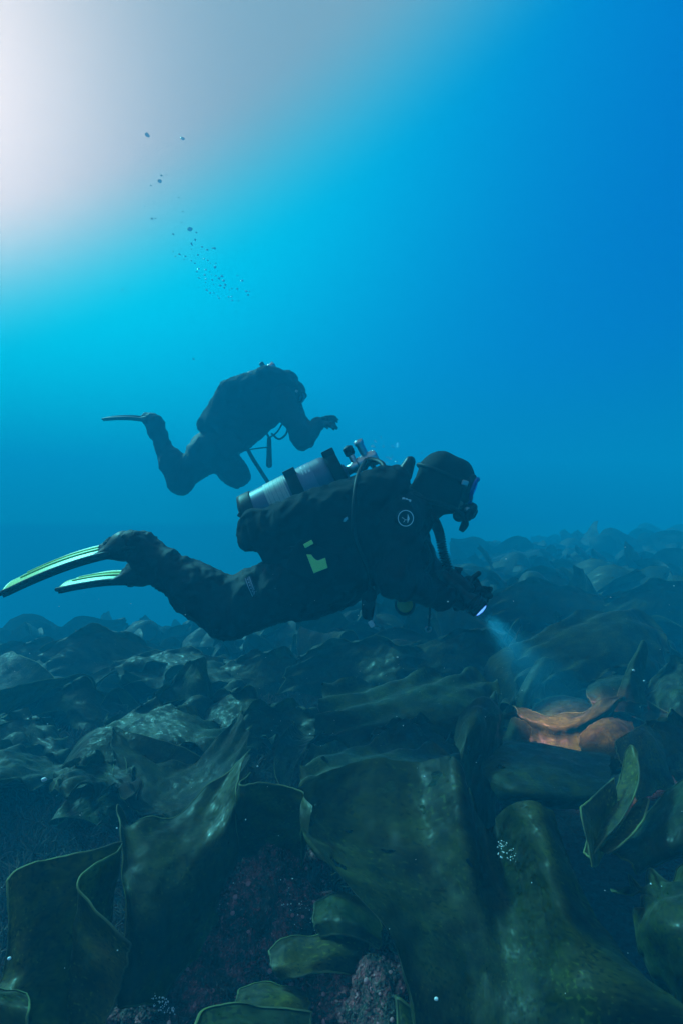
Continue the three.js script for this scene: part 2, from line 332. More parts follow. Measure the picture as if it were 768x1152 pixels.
drape('tall dark frond curling over to the left of the torch-lit ones', [
  [[562, 790, 1.80], [548, 782, 1.76], [530, 788, 1.68], [514, 806, 1.60], [506, 832, 1.52]],
  [[570, 808, 1.72], [556, 800, 1.64], [540, 806, 1.54], [524, 824, 1.46], [514, 850, 1.42]],
  [[566, 840, 1.66], [556, 838, 1.58], [544, 842, 1.50], [530, 856, 1.42], [518, 876, 1.38]],
  [[562, 890, 1.62], [554, 890, 1.56], [544, 892, 1.50], [532, 900, 1.42], [520, 912, 1.38]],
  [[560, 950, 1.60], [552, 950, 1.56], [544, 950, 1.50], [532, 950, 1.44], [522, 956, 1.42]],
], { nu: 60, nv: 70, bare: true, jag: 0.03, holes: [[.75, .42, .012], [.6, .55, .010]], mats: KD });
drape('teal-lit frond lying flat behind the saddled frond', [
  [[350, 842, 1.75], [400, 836, 1.80], [460, 838, 1.80], [520, 846, 1.72]],
  [[335, 862, 1.55], [392, 858, 1.56], [460, 858, 1.56], [530, 866, 1.52]],
  [[330, 890, 1.38], [388, 886, 1.38], [460, 886, 1.38], [535, 896, 1.36]],
  [[328, 940, 1.30], [384, 930, 1.32], [460, 930, 1.30], [538, 940, 1.28]],
], { nu: 90, nv: 50, bare: true, jag: 0.03, ruffle: 0.02, holes: [[.15, .3, .012], [.6, .35, .01]], mats: KD });
// slender blades on the right
drape('slender bright green blade with a pale rim, standing between the dark fronds on the right', [
  [[716, 846, 1.22], [710, 838, 1.24], [704, 846, 1.26]],
  [[718, 880, 1.14], [708, 880, 1.17], [694, 884, 1.19]],
  [[704, 914, 1.07], [694, 912, 1.10], [682, 908, 1.12]],
  [[682, 942, 1.02], [674, 938, 1.05], [664, 934, 1.07]],
  [[664, 966, 1.00], [660, 964, 1.01], [656, 960, 1.02]],
], { nu: 24, nv: 60, jag: 0.01, bumpy: 0.002, mats: OL });
drape('narrow green blade just below the slender bright one', [
  [[730, 900, 1.12], [726, 898, 1.14], [720, 900, 1.15]],
  [[722, 924, 1.06], [712, 920, 1.09], [704, 918, 1.10]],
  [[704, 944, 1.02], [696, 940, 1.04], [690, 938, 1.05]],
  [[682, 960, 1.00], [678, 958, 1.01], [674, 956, 1.02]],
], { nu: 24, nv: 40, jag: 0.01, bumpy: 0.002, mats: OL });
drape('short pale-edged blade curling at the base of the slender green blades', [
  [[652, 908, 1.06], [662, 900, 1.10], [690, 874, 1.18]],
  [[654, 930, 1.00], [666, 922, 1.06], [692, 896, 1.14]],
  [[660, 954, .97], [668, 946, 1.04], [688, 920, 1.12]],
  [[664, 976, .95], [670, 972, 1.02], [684, 950, 1.10]],
], { nu: 30, nv: 40, jag: 0.02, bumpy: 0.003, mats: OL });
drape('dark frond bending away at the right edge below the slender blades', [
  [[790, 868, 1.20], [762, 880, 1.20], [735, 900, 1.18], [712, 935, 1.12], [688, 966, 1.04]],
  [[795, 896, 1.10], [764, 908, 1.10], [740, 928, 1.10], [720, 952, 1.06], [700, 972, 1.00]],
  [[800, 930, 1.04], [770, 946, 1.03], [745, 960, 1.04], [726, 968, 1.04], [706, 976, 1.00]],
  [[805, 952, 1.06], [776, 962, 1.05], [752, 970, 1.06], [734, 976, 1.06], [714, 980, 1.03]],
], { nu: 60, nv: 40, jag: 0.02, mats: KD });
drape('dark curved frond at the right edge with a rolled notch beside the saddled frond', [
  [[690, 1000, 1.02], [715, 990, 1.00], [745, 985, .98], [800, 975, .96]],
  [[720, 1010, .96], [738, 1016, .92], [760, 1010, .90], [810, 1000, .88]],
  [[712, 1045, .94], [735, 1040, .86], [765, 1035, .82], [820, 1030, .80]],
  [[725, 1085, .92], [748, 1082, .84], [780, 1076, .78], [830, 1070, .75]],
  [[750, 1130, .90], [772, 1126, .82], [800, 1120, .76], [840, 1120, .72]],
], { nu: 60, nv: 60, jag: 0.02, ruffle: 0.01, mats: KD });
// the fronds in the torch beam
drape('brown frond cupped like a bowl, lit orange by the torch', [
  [[574, 792, 2.34], [592, 800, 2.30], [620, 803, 2.26], [650, 799, 2.24], [676, 789, 2.28], [703, 777, 2.36]],
  [[580, 802, 2.27], [598, 811, 2.21], [624, 816, 2.16], [652, 812, 2.15], [678, 800, 2.20], [702, 784, 2.30]],
  [[590, 820, 2.24], [606, 828, 2.18], [628, 832, 2.14], [652, 828, 2.13], [674, 816, 2.17], [692, 800, 2.26]],
  [[596, 846, 2.16], [612, 854, 2.10], [632, 856, 2.06], [652, 852, 2.06], [674, 840, 2.10], [692, 822, 2.18]],
  [[600, 868, 2.12], [616, 874, 2.06], [634, 876, 2.02], [652, 872, 2.02], [670, 862, 2.06], [686, 846, 2.14]],
], { nu: 80, nv: 50, jag: 0.03, ruffle: 0.006, mats: BR });
drape('orange-lit round brown frond arching just behind the bowl-shaped one', [
  [[596, 800, 2.56], [610, 788, 2.58], [632, 782, 2.60], [652, 786, 2.58], [668, 796, 2.54]],
  [[594, 806, 2.48], [610, 794, 2.48], [632, 788, 2.48], [654, 792, 2.46], [672, 802, 2.44]],
  [[596, 814, 2.40], [612, 804, 2.38], [632, 800, 2.36], [654, 802, 2.36], [672, 810, 2.36]],
  [[600, 824, 2.38], [614, 818, 2.32], [632, 816, 2.30], [654, 816, 2.30], [670, 820, 2.32]],
], { nu: 50, nv: 40, jag: 0.02, mats: BR });
drape('pinkish flap standing upright left of the torch-lit bowl', [
  [[603, 742, 2.68], [614, 738, 2.70], [625, 744, 2.70]],
  [[592, 760, 2.62], [606, 756, 2.60], [620, 758, 2.66]],
  [[582, 778, 2.56], [594, 776, 2.52], [606, 774, 2.60]],
  [[578, 800, 2.54], [588, 800, 2.50], [600, 796, 2.56]],
], { nu: 30, nv: 44, jag: 0.05, mats: BR });
drape('pinkish frond leaning out below the left of the torch-lit bowl', [
  [[576, 806, 2.20], [586, 808, 2.18], [600, 818, 2.18]],
  [[566, 826, 2.10], [578, 826, 2.06], [594, 836, 2.10]],
  [[554, 846, 2.00], [570, 846, 1.96], [590, 852, 2.02]],
  [[560, 870, 1.96], [576, 868, 1.92], [594, 870, 1.96]],
], { nu: 36, nv: 44, jag: 0.05, mats: BR });
drape('brown frond rolled up behind the torch-lit bowl on its right', [
  [[660, 772, 2.54], [676, 764, 2.58], [700, 760, 2.60], [722, 764, 2.60]],
  [[658, 782, 2.44], [674, 772, 2.44], [700, 768, 2.46], [724, 776, 2.48]],
  [[664, 792, 2.38], [680, 786, 2.36], [702, 784, 2.38], [722, 792, 2.42]],
  [[672, 806, 2.36], [686, 802, 2.32], [704, 802, 2.34], [722, 808, 2.38]],
], { nu: 40, nv: 36, jag: 0.04, mats: BR });
drape('pale streaked frond tilted up to the right of the torch-lit bowl', [
  [[690, 838, 1.62], [706, 824, 1.66], [724, 816, 1.72], [742, 824, 1.76]],
  [[696, 856, 1.54], [712, 842, 1.56], [730, 834, 1.62], [748, 842, 1.66]],
  [[706, 882, 1.46], [720, 868, 1.48], [736, 862, 1.54], [754, 868, 1.58]],
  [[718, 906, 1.42], [730, 896, 1.44], [744, 890, 1.50], [760, 894, 1.52]],
], { nu: 40, nv: 44, jag: 0.04, mats: [M.kelpOlive, M.marginFar] });
drape('brown-flushed frond slumped under the right side of the torch-lit bowl', [
  [[648, 828, 1.99], [668, 812, 2.07], [690, 806, 2.11], [712, 812, 2.11]],
  [[650, 844, 1.89], [672, 832, 1.93], [696, 826, 1.97], [716, 830, 1.99]],
  [[658, 862, 1.83], [678, 852, 1.85], [700, 848, 1.87], [718, 850, 1.91]],
  [[668, 880, 1.81], [686, 874, 1.81], [704, 870, 1.83], [720, 872, 1.87]],
], { nu: 44, nv: 44, jag: 0.04, mats: BR });
// small blades among the rocks at the bottom
drape('small rounded teal blade beside the rocks, under the saddled frond', [
  [[352, 1016, 1.08], [374, 1004, 1.12], [404, 1012, 1.10], [430, 1036, 1.04]],
  [[350, 1036, 1.02], [374, 1026, 1.03], [404, 1034, 1.01], [432, 1056, .98]],
  [[356, 1056, 1.00], [378, 1050, .99], [406, 1056, .98], [428, 1072, .97]],
], { nu: 44, nv: 30, jag: 0.03, mats: [M.kelp, M.margin] });
drape('small green blade curling over above the pink rock', [
  [[300, 1068, .98], [316, 1052, 1.02], [346, 1050, 1.03], [386, 1056, 1.02], [416, 1066, 1.02]],
  [[304, 1090, .93], [322, 1078, .94], [350, 1074, .95], [386, 1076, .96], [412, 1082, .98]],
  [[312, 1106, .92], [328, 1098, .91], [352, 1094, .92], [384, 1094, .95], [406, 1096, .97]],
], { nu: 50, nv: 30, jag: 0.03, mats: OL });
drape('low green blade lying along the bottom edge, left of the pink rock', [
  [[268, 1112, .93], [290, 1104, .95], [320, 1104, .95], [346, 1112, .94]],
  [[262, 1130, .88], [290, 1124, .88], [322, 1122, .89], [350, 1128, .90]],
  [[264, 1150, .85], [292, 1148, .84], [322, 1146, .85], [348, 1148, .87]],
], { nu: 44, nv: 30, jag: 0.03, mats: OL });
drape('pale-rimmed blade rising from the bottom edge in front of the rocks', [
  [[218, 1156, .80], [230, 1136, .84], [262, 1130, .86], [310, 1134, .86], [352, 1140, .86]],
  [[222, 1190, .76], [236, 1176, .78], [268, 1170, .79], [312, 1174, .80], [350, 1180, .80]],
  [[230, 1230, .74], [244, 1222, .74], [272, 1218, .75], [312, 1222, .76], [346, 1226, .76]],
], { nu: 50, nv: 30, jag: 0.015, rim: 0.9, mats: RIM });
drape('narrow dark blade with a pale rim at the bottom edge, right of the pink rock', [
  [[446, 1122, .84], [452, 1130, .83], [474, 1148, .82]],
  [[448, 1160, .80], [456, 1166, .79], [478, 1180, .78]],
  [[450, 1220, .77], [460, 1224, .76], [482, 1230, .75]],
], { nu: 24, nv: 30, jag: 0.015, rim: 0.9, mats: RIM });
drape('dark blade tucked in the lower left corner under the folded olive frond', [
  [[-30, 1110, .80], [0, 1112, .80], [30, 1122, .78]],
  [[-30, 1124, .76], [0, 1128, .75], [34, 1140, .74]],
  [[-30, 1180, .74], [0, 1184, .72], [30, 1190, .72]],
], { nu: 30, nv: 30, jag: 0.02, mats: KD });
// the fronds of the middle ground that stand out
drape('curled teal frond with an upturned tip left of the squarish dark frond', [
  [[122, 812, 2.10], [150, 838, 2.00], [180, 858, 1.92], [214, 856, 1.92], [244, 832, 2.00], [276, 792, 2.20]],
  [[124, 838, 1.96], [150, 862, 1.86], [180, 880, 1.78], [214, 878, 1.78], [248, 856, 1.84], [280, 820, 2.00]],
  [[126, 870, 1.84], [152, 888, 1.74], [182, 902, 1.66], [216, 898, 1.66], [252, 878, 1.70], [284, 848, 1.80]],
  [[130, 896, 1.74], [156, 912, 1.64], [186, 922, 1.56], [218, 916, 1.56], [252, 900, 1.60], [282, 872, 1.70]],
], { nu: 80, nv: 50, jag: 0.025, ruffle: 0.01, mats: [M.kelp, M.marginFar] });
drape('long dark frond slung low across the middle of the kelp below the near diver', [
  [[360, 770, 2.60], [430, 766, 2.60], [490, 756, 2.60], [530, 756, 2.60], [560, 764, 2.55]],
  [[350, 790, 2.36], [430, 786, 2.34], [492, 778, 2.34], [532, 778, 2.36], [562, 784, 2.36]],
  [[346, 816, 2.20], [430, 812, 2.16], [494, 804, 2.14], [532, 802, 2.18], [560, 804, 2.24]],
  [[350, 846, 2.14], [430, 842, 2.08], [494, 836, 2.06], [530, 832, 2.10], [556, 830, 2.16]],
], { nu: 80, nv: 44, bare: true, jag: 0.03, ruffle: 0.03, mats: KD });
drape('tall dark frond spread like a wing on the slope right of the torch-lit kelp', [
  [[575, 720, 3.10], [610, 706, 3.20], [655, 690, 3.30], [700, 684, 3.30], [738, 700, 3.20], [752, 722, 3.0]],
  [[570, 738, 2.95], [610, 722, 3.00], [655, 708, 3.05], [700, 702, 3.05], [736, 716, 3.0], [754, 740, 2.9]],
  [[572, 756, 2.85], [612, 746, 2.85], [656, 734, 2.88], [700, 730, 2.88], [732, 742, 2.85], [752, 764, 2.8]],
  [[580, 776, 2.80], [616, 770, 2.76], [658, 764, 2.76], [700, 762, 2.76], [730, 770, 2.76], [746, 786, 2.76]],
], { nu: 70, nv: 44, bare: true, jag: 0.03, ruffle: 0.03, mats: KD });
drape('pointed teal blade reaching up behind the torch-lit fronds', [
  [[722, 722, 2.50], [724, 720, 2.50], [727, 724, 2.50]],
  [[707, 746, 2.42], [716, 742, 2.42], [727, 746, 2.44]],
  [[697, 770, 2.36], [711, 766, 2.34], [726, 772, 2.40]],
  [[690, 792, 2.32], [708, 790, 2.30], [728, 796, 2.36]],
], { nu: 40, nv: 44, jag: 0.03, mats: [M.kelp, M.marginFar] });

// fronds of the middle distance that can be told apart: each arches up to a rim and falls away towards the viewer
function arch(label, cx, top, w, h, d, o = {}) {
  reseed(Math.round(cx * 7 + top * 13)); const rows = [], C = 6, peak = o.peak ?? 0.5, depth = o.depth ?? 0.28;
  const wob = Array.from({ length: 4 }, () => [rr(2, 5), rr(0, 6)]);
  for (let j = 0; j < 6; j++) { const row = [], v = j / 5; for (let i = 0; i <= C; i++) {
    const u = i / C, rise = 1 - Math.abs((u - peak) / (u < peak ? peak : 1 - peak)) ** 1.7;
    const x = cx + (u - 0.5) * w * (1 + 0.15 * v) + (o.lean ?? 0) * v * w + 0.05 * w * Math.sin(v * wob[0][0] + wob[0][1]);
    const y = top + h * (0.45 * (1 - rise) * (1 - v) + v ** 1.25) + 0.07 * h * Math.sin(u * 7 + wob[1][1]) * (1 - v);
    row.push([x, y, d + depth * (0.5 - v) + 0.07 * Math.sin(u * wob[2][0] * 1.6 + wob[2][1]) + (j === 0 ? (o.curl ?? -0.05) : 0)]);
  } rows.push(row); }
  return drape(label, rows, { nu: 54, nv: 44, jag: 0.045, ruffle: 0.02, bumpy: 0.007, bare: cx % 4 > 1, mats: [M.kelpFar, M.marginFar], ...o });
}
arch('teal-lit frond tilted up at the left edge level with the white fleck', 18, 796, 110, 60, 2.3, { peak: .35 });
arch('low frond with a curled crest behind the dark turf at the left', 92, 768, 120, 64, 2.7, { peak: .6 });
arch('upright frond fold left of the near diver knee, catching light on its crest', 212, 742, 74, 96, 2.7, { peak: .7, lean: -.2 });
arch('broad hazy frond slumped on the left slope under the yellow-green fins', 120, 706, 150, 60, 3.7, { peak: .4 });
arch('hazy frond mound at the left edge of the slope', 22, 716, 120, 54, 4.0, { peak: .6 });
arch('dim arched frond beneath the knee of the nearer diver', 298, 728, 120, 66, 3.2, { peak: .45 });
arch('dark frond bulging below the hanging gauge of the nearer diver', 400, 712, 150, 70, 3.1, { peak: .55 });
arch('teal-lit folded frond between the curled teal one and the shade', 322, 784, 110, 70, 2.35, { peak: .3 });
arch('hazy frond rising just below the torch lens', 510, 706, 120, 60, 3.2, { peak: .6 });
arch('large faint frond lying on the slope at the right edge, high above the torch-lit patch', 736, 650, 130, 66, 4.2, { peak: .5 });
arch('faint long frond on the slope right of the hands', 622, 652, 150, 48, 4.4, { peak: .4 });
arch('greenish frond slumped at the right edge level with the torch-lit patch', 766, 742, 110, 84, 2.4, { peak: .4 });
arch('dark frond crest at the right edge above the bent dark frond', 752, 806, 110, 76, 1.75, { peak: .5 });
arch('small dark frond crest left of the tall curling one', 470, 806, 100, 50, 2.0, { peak: .6 });
arch('low teal-lit frond sprawled at the left edge just above the white fleck', 34, 838, 130, 46, 1.95, { peak: .3, depth: .4 });
arch('crumpled low frond on the turf right of the white fleck', 112, 852, 92, 40, 1.75, { peak: .6, depth: .3 });
arch('wide dim frond spread on the turf above the curled teal one', 190, 792, 140, 52, 2.25, { peak: .4, depth: .45 });
arch('ridge of frond catching light left of the shade under the nearer diver', 256, 776, 110, 60, 2.5, { peak: .6, depth: .35 });
arch('low hazy frond lying on the slope beneath the shins of the nearer diver', 196, 728, 130, 44, 3.3, { peak: .5, depth: .5 });

// ---- the rest of the kelp bed: a dozen shapes of frond, placed over the slope
function grownFrond(seed, o) {
  reseed(seed * 977 + 13);
  const L = o.L, up = o.up, lean = rr(0.7, 1.1), pts = [];
  const fr = rr(0.7, 1.5), tip = rr(-0.08, 0.10), bow = rr(-0.4, 0.4), hump = rr(0.05, 0.16), hw = o.w, curl = o.curl, tw0 = rr(-0.7, 0.7), tw1 = rr(-1.7, 1.7), ph = rr(0, 6), ruff = o.ruff, rk = rr(5, 9);
  const n = 11;
  for (let i = 0; i <= n; i++) {
    const t = i / n, x = L * lean * (0.04 + 0.96 * t * (0.6 + 0.4 * t)), y = up * (0.50 + 0.5 * Math.sin(2 * Math.PI * t * fr - 1.2 + 0.5 * ph)) * smoothstep(t, 0, 0.2) + hump * Math.sin(t * 9 + ph) * t + tip * smoothstep(t, 0.75, 1) - 0.04;
    pts.push(V(x, y, bow * t * t * L + 0.08 * Math.sin(t * 5 + ph)));
  }
  const curve = new THREE.CatmullRomCurve3(pts), up0 = V(0, 1, 0);
  return sheet((u, v) => {
    v = clamp(v, 0, 1); const c = curve.getPoint(v), T = curve.getTangent(v), B = V().crossVectors(T, up0).normalize(), N = V().crossVectors(B, T).normalize();
    const tw = lerp(tw0, tw1, v) + 0.25 * Math.sin(v * 7 + ph), cb = Math.cos(tw), sb = Math.sin(tw), B2 = B.clone().multiplyScalar(cb).addScaledVector(N, sb), N2 = N.clone().multiplyScalar(cb).addScaledVector(B, -sb);
    const w = hw * (0.25 + 0.75 * smoothstep(v, 0, 0.22)) * (1 - 0.8 * smoothstep(v, 0.6, 1.0)) * (1 + 0.18 * Math.sin(v * 9 + ph * 2)), x = (u * 2 - 1);
    const k = curl * (1 + 0.8 * Math.sin(v * 6 + ph)) + 0.001, a = x * k;
    c.addScaledVector(B2, w * Math.sin(a) / k).addScaledVector(N2, -w * (1 - Math.cos(a)) / k);
    const e = Math.abs(x) ** 2.2 * ruff * smoothstep(v, 0.05, 0.3);
    c.addScaledVector(N2, e * Math.sin(rk * v + (x > 0 ? 1.7 : 0) + ph)).addScaledVector(B2, e * 0.4 * Math.cos(rk * 1.4 * v + ph));
    return c;
  }, o.nu ?? 28, o.nv ?? 76, { seed: seed, thick: 0.005, jag: 0.022, bumpy: 0.006, holes: rnd() < 0.5 ? [[rr(.3, .7), rr(.3, .8), rr(.012, .03)]] : [] });
}
const kinds = [], looks = [];
for (let i = 0; i < 12; i++) {
  reseed(500 + i);
  const q = { L: rr(0.9, 1.7), up: rr(0.14, 0.36), w: rr(0.14, 0.30), curl: rr(-1.2, 1.2), ruff: rr(0.035, 0.085) };
  kinds.push(grownFrond(100 + i, q)); looks.push([q.w > 0.25 ? 'broad' : q.w < 0.18 ? 'narrow' : q.L > 1.3 ? 'long' : 'short', q.up > 0.28 ? 'arching' : q.up < 0.19 ? 'low' : Math.abs(q.curl) > 0.7 ? 'cupped' : 'ruffled'].join(' '));
}
const protoFronds = kinds.map((s) => { const g = new THREE.Group(); part('blade', s.blade, M.kelpFar, g); part('margin', s.margin, M.marginFar, g); return g; });
function bedFrond(k, x, z, turn, size, label, group, lift = 0) {
  const g = protoFronds[k].clone(); g.name = numbered('kelp_frond'); tag(g, label, 'kelp frond', group);
  g.position.set(x, groundY(x, z) - 0.03 + lift, z); g.rotation.set(rr(-0.15, 0.15), turn, rr(-0.15, 0.15)); g.scale.set(size, size * rr(0.85, 1.25), size);
  scene.add(g); return g;
}
reseed(4242);
const regions = [ // x and depth ranges, how many, sizes
  [[-1.9, -0.55], [1.45, 2.7], 34, [0.42, 0.75]], [[-2.6, -0.3], [2.6, 4.6], 50, [0.6, 1.0]], [[-0.6, 0.75], [1.9, 2.7], 14, [0.45, 0.7]],
  [[-0.3, 1.9], [2.8, 4.8], 44, [0.6, 1.05]], [[0.95, 2.5], [1.6, 3.1], 20, [0.5, 0.85]], [[1.6, 4.2], [3.2, 6.0], 30, [0.7, 1.0]],
];
const places = [ // where in the view, in words: left, right, top, bottom of the patch
  [-200, 130, 600, 735, 'frond on the hazy crest beneath the fins of the nearer diver'], [130, 260, 600, 735, 'frond on the hazy crest beneath the shins of the nearer diver'],
  [260, 420, 600, 735, 'frond in the haze below the gauge of the nearer diver'], [420, 560, 600, 735, 'frond in the haze behind the hands and torch'],
  [560, 680, 560, 690, 'frond on the far slope to the right of the torch'], [680, 1200, 560, 660, 'frond high on the far slope at the right edge'], [680, 1200, 660, 735, 'frond on the slope below the far crest at the right edge'],
  [560, 680, 690, 735, 'frond on the slope just above the torch-lit patch'],
  [-200, 110, 735, 1300, 'frond at the left edge, above the dark turf'], [110, 240, 735, 1300, 'frond behind the curled teal one at the left'], [240, 360, 735, 1300, 'frond between the curled teal one and the deep shade'],
  [360, 560, 735, 1300, 'frond in the shade under the chest of the nearer diver'], [560, 690, 735, 1300, 'frond heaped beside the torch-lit patch'], [690, 1200, 735, 1300, 'frond heaped at the right edge beside the torch-lit patch'],
];
const used = new Set();
for (const [xr, dr, n, sz] of regions) for (let i = 0, tries = 0; i < n && tries < 600; tries++) {
  const x = rr(...xr), d = rr(...dr), k = Math.floor(rr(0, 12)), turn = rr(-2.2, 1.2), size = rr(...sz);
  if (Math.abs(x) > d * 0.74 + 0.2) continue;
  const px = PW / 2 + FOCAL * x / d, py = PH / 2 + FOCAL * (camera.position.y + d * SP - groundY(x, -d) - 0.2) / d;
  if (px > 520 && px < 760 && d > 1.2 && d < 2.15) continue;
  const where = places.find(([l, r, t, b]) => px >= l && px < r && py >= t && py < b);
  if (!where) continue;
  let label, kk = k;
  for (let t = 0; t < 12; t++) { kk = (k + t) % 12; label = `${size > (sz[0] + sz[1]) / 2 ? 'large' : 'small'} ${looks[kk]} ${where[4]}`; if (!used.has(label)) break; }
  used.add(label);
  bedFrond(kk, x - 0.25, -d, turn, size, label, label.replace('frond', 'fronds'));
  i++;
}
{ // beyond, where the bed reads as one mass
  const n = 900, far = [];
  for (let k = 0; k < 4; k++) far.push(new THREE.InstancedMesh(kinds[k * 3].blade, M.kelpFar, n / 4));
  const m = new THREE.Matrix4(), e = new THREE.Euler(), q = new THREE.Quaternion();
  const root = new THREE.Group(); root.name = 'distant_kelp'; tag(root, 'distant kelp bed fading into the blue water', 'kelp', null, 'stuff');
  for (let i = 0; i < n; i++) {
    const d = 4.2 + 10 * Math.pow(rnd(), 1.3), x = rr(-0.75, 0.75) * d, s = rr(0.8, 1.4);
    q.setFromEuler(e.set(rr(-0.2, 0.2), rr(-3.1, 3.1), rr(-0.2, 0.2)));
    far[i % 4].setMatrixAt(i >> 2, m.compose(V(x, groundY(x, -d) - 0.05, -d), q, V(s, s, s)));
  }
  far.forEach((f, k) => { f.name = k ? `fronds_${String(k).padStart(3, '0')}` : 'fronds'; f.userData.kind = 'stuff'; f.castShadow = f.receiveShadow = true; root.add(f); });
  scene.add(root);
}

// ---------------------------------------------------------------- divers
// Meshes a distance field on a grid (surface nets).
function meshField(f, lo, hi, cell) {
  const nx = Math.ceil((hi.x - lo.x) / cell) + 1, ny = Math.ceil((hi.y - lo.y) / cell) + 1, nz = Math.ceil((hi.z - lo.z) / cell) + 1;
  const g = new Float32Array(nx * ny * nz), at3 = (i, j, k) => (k * ny + j) * nx + i;
  for (let k = 0; k < nz; k++) for (let j = 0; j < ny; j++) for (let i = 0; i < nx; i++) g[at3(i, j, k)] = f(lo.x + i * cell, lo.y + j * cell, lo.z + k * cell);
  const vid = new Int32Array(nx * ny * nz).fill(-1), pos = [], idx = [];
  for (let k = 0; k < nz - 1; k++) for (let j = 0; j < ny - 1; j++) for (let i = 0; i < nx - 1; i++) {
    let n = 0, x = 0, y = 0, z = 0;
    const c = [];
    for (let q = 0; q < 8; q++) c.push(g[at3(i + (q & 1), j + ((q >> 1) & 1), k + (q >> 2))]);
    const neg = c.filter((v) => v < 0).length;
    if (!neg || neg === 8) continue;
    for (let a = 0; a < 8; a++) for (const b of [1, 2, 4]) if (!(a & b)) { const va = c[a], vb = c[a | b]; if ((va < 0) !== (vb < 0)) { const t = va / (va - vb); x += (a & 1) + (b === 1 ? t : 0); y += ((a >> 1) & 1) + (b === 2 ? t : 0); z += (a >> 2) + (b === 4 ? t : 0); n++; } }
    vid[at3(i, j, k)] = pos.length / 3;
    pos.push(lo.x + (i + x / n) * cell, lo.y + (j + y / n) * cell, lo.z + (k + z / n) * cell);
  }
  const quad = (a, b, c, d, flip) => { if (a < 0 || b < 0 || c < 0 || d < 0) return; flip ? idx.push(a, c, b, a, d, c) : idx.push(a, b, c, a, c, d); };
  for (let k = 1; k < nz - 1; k++) for (let j = 1; j < ny - 1; j++) for (let i = 1; i < nx - 1; i++) {
    const v = g[at3(i, j, k)] < 0;
    if (v !== g[at3(i + 1, j, k)] < 0) quad(vid[at3(i, j - 1, k - 1)], vid[at3(i, j, k - 1)], vid[at3(i, j, k)], vid[at3(i, j - 1, k)], !v);
    if (v !== g[at3(i, j + 1, k)] < 0) quad(vid[at3(i - 1, j, k - 1)], vid[at3(i - 1, j, k)], vid[at3(i, j, k)], vid[at3(i, j, k - 1)], !v);
    if (v !== g[at3(i, j, k + 1)] < 0) quad(vid[at3(i - 1, j - 1, k)], vid[at3(i, j - 1, k)], vid[at3(i, j, k)], vid[at3(i - 1, j, k)], !v);
  }
  return boxUV(geom(pos, idx));
}
// distance to a tapered bone
function bone(a, b, r1, r2) {
  const bx = b.x - a.x, by = b.y - a.y, bz = b.z - a.z, l2 = bx * bx + by * by + bz * bz || 1e-9;
  return (x, y, z) => { const px = x - a.x, py = y - a.y, pz = z - a.z, t = Math.min(1, Math.max(0, (px * bx + py * by + pz * bz) / l2)); return Math.hypot(px - bx * t, py - by * t, pz - bz * t) - (r1 + (r2 - r1) * t); };
}
const smin = (a, b, k) => { const h = Math.max(k - Math.abs(a - b), 0) / k; return Math.min(a, b) - h * h * k * 0.25; };
function skin(bones, k, cell, o = {}) {
  const lo = V(1e9, 1e9, 1e9), hi = V(-1e9, -1e9, -1e9), fs = bones.map(([a, b, r1, r2 = r1]) => {
    for (const [p, r] of [[a, r1], [b, r2]]) { lo.min(V(p.x - r, p.y - r, p.z - r)); hi.max(V(p.x + r, p.y + r, p.z + r)); }
    return bone(a, b, r1, r2);
  });
  const m = o.margin ?? 0.04; lo.subScalar(m); hi.addScalar(m);
  return meshField((x, y, z) => {
    let d = 9; for (const f of fs) d = smin(d, f(x, y, z), k);
    if (o.folds && d < 0.06 && d > -0.06) d += o.folds * (0.9 * ns(x * 8, y * 8, z * 8) + 1.3 * (0.4 - Math.abs(ns(x * 15 + 3, y * 11, z * 11))) * -1 + 0.8 * Math.abs(ns(x * 30, y * 26, z * 26)) + 0.3 * ns(x * 60, y * 60, z * 60) - 0.3);
    return o.cut ? o.cut(d, x, y, z) : d;
  }, lo, hi, cell);
}
function hose(pts, r, seg = 40, rings = 0) {
  const c = new THREE.CatmullRomCurve3(pts);
  const g = new THREE.TubeGeometry(c, rings ? seg * 4 : seg, r, 10, false);
  if (rings) { const p = g.attributes.position, n = g.attributes.normal, row = 11; for (let i = 0; i < p.count; i++) { const t = Math.floor(i / row) / (seg * 4), k = 0.22 * r * Math.sin(t * rings * 2 * Math.PI); p.setXYZ(i, p.getX(i) + n.getX(i) * k, p.getY(i) + n.getY(i) * k, p.getZ(i) + n.getZ(i) * k); } g.computeVertexNormals(); }
  return mergeGeometries([g, ...[0, 1].map((e) => shift(new THREE.SphereGeometry(r * 0.98, 10, 8), pts[e ? pts.length - 1 : 0]))]);
}
// a turned profile [radius, along] laid from a towards b
function turned(a, b, prof, seg = 32) {
  const g = new THREE.LatheGeometry(prof.map(([r, y]) => new THREE.Vector2(r, y)), seg), d = V().subVectors(b, a).normalize();
  g.applyQuaternion(new THREE.Quaternion().setFromUnitVectors(V(0, 1, 0), d)); return shift(g, a);
}
// a frame with x along `right`, y along `up` (made square)
function frameOf(o, right, up) { const z = V().crossVectors(right, up).normalize(), x = right.clone().normalize(), y = V().crossVectors(z, x); return new THREE.Matrix4().makeBasis(x, y, z).setPosition(o); }
const put = (g, m) => g.applyMatrix4(m);

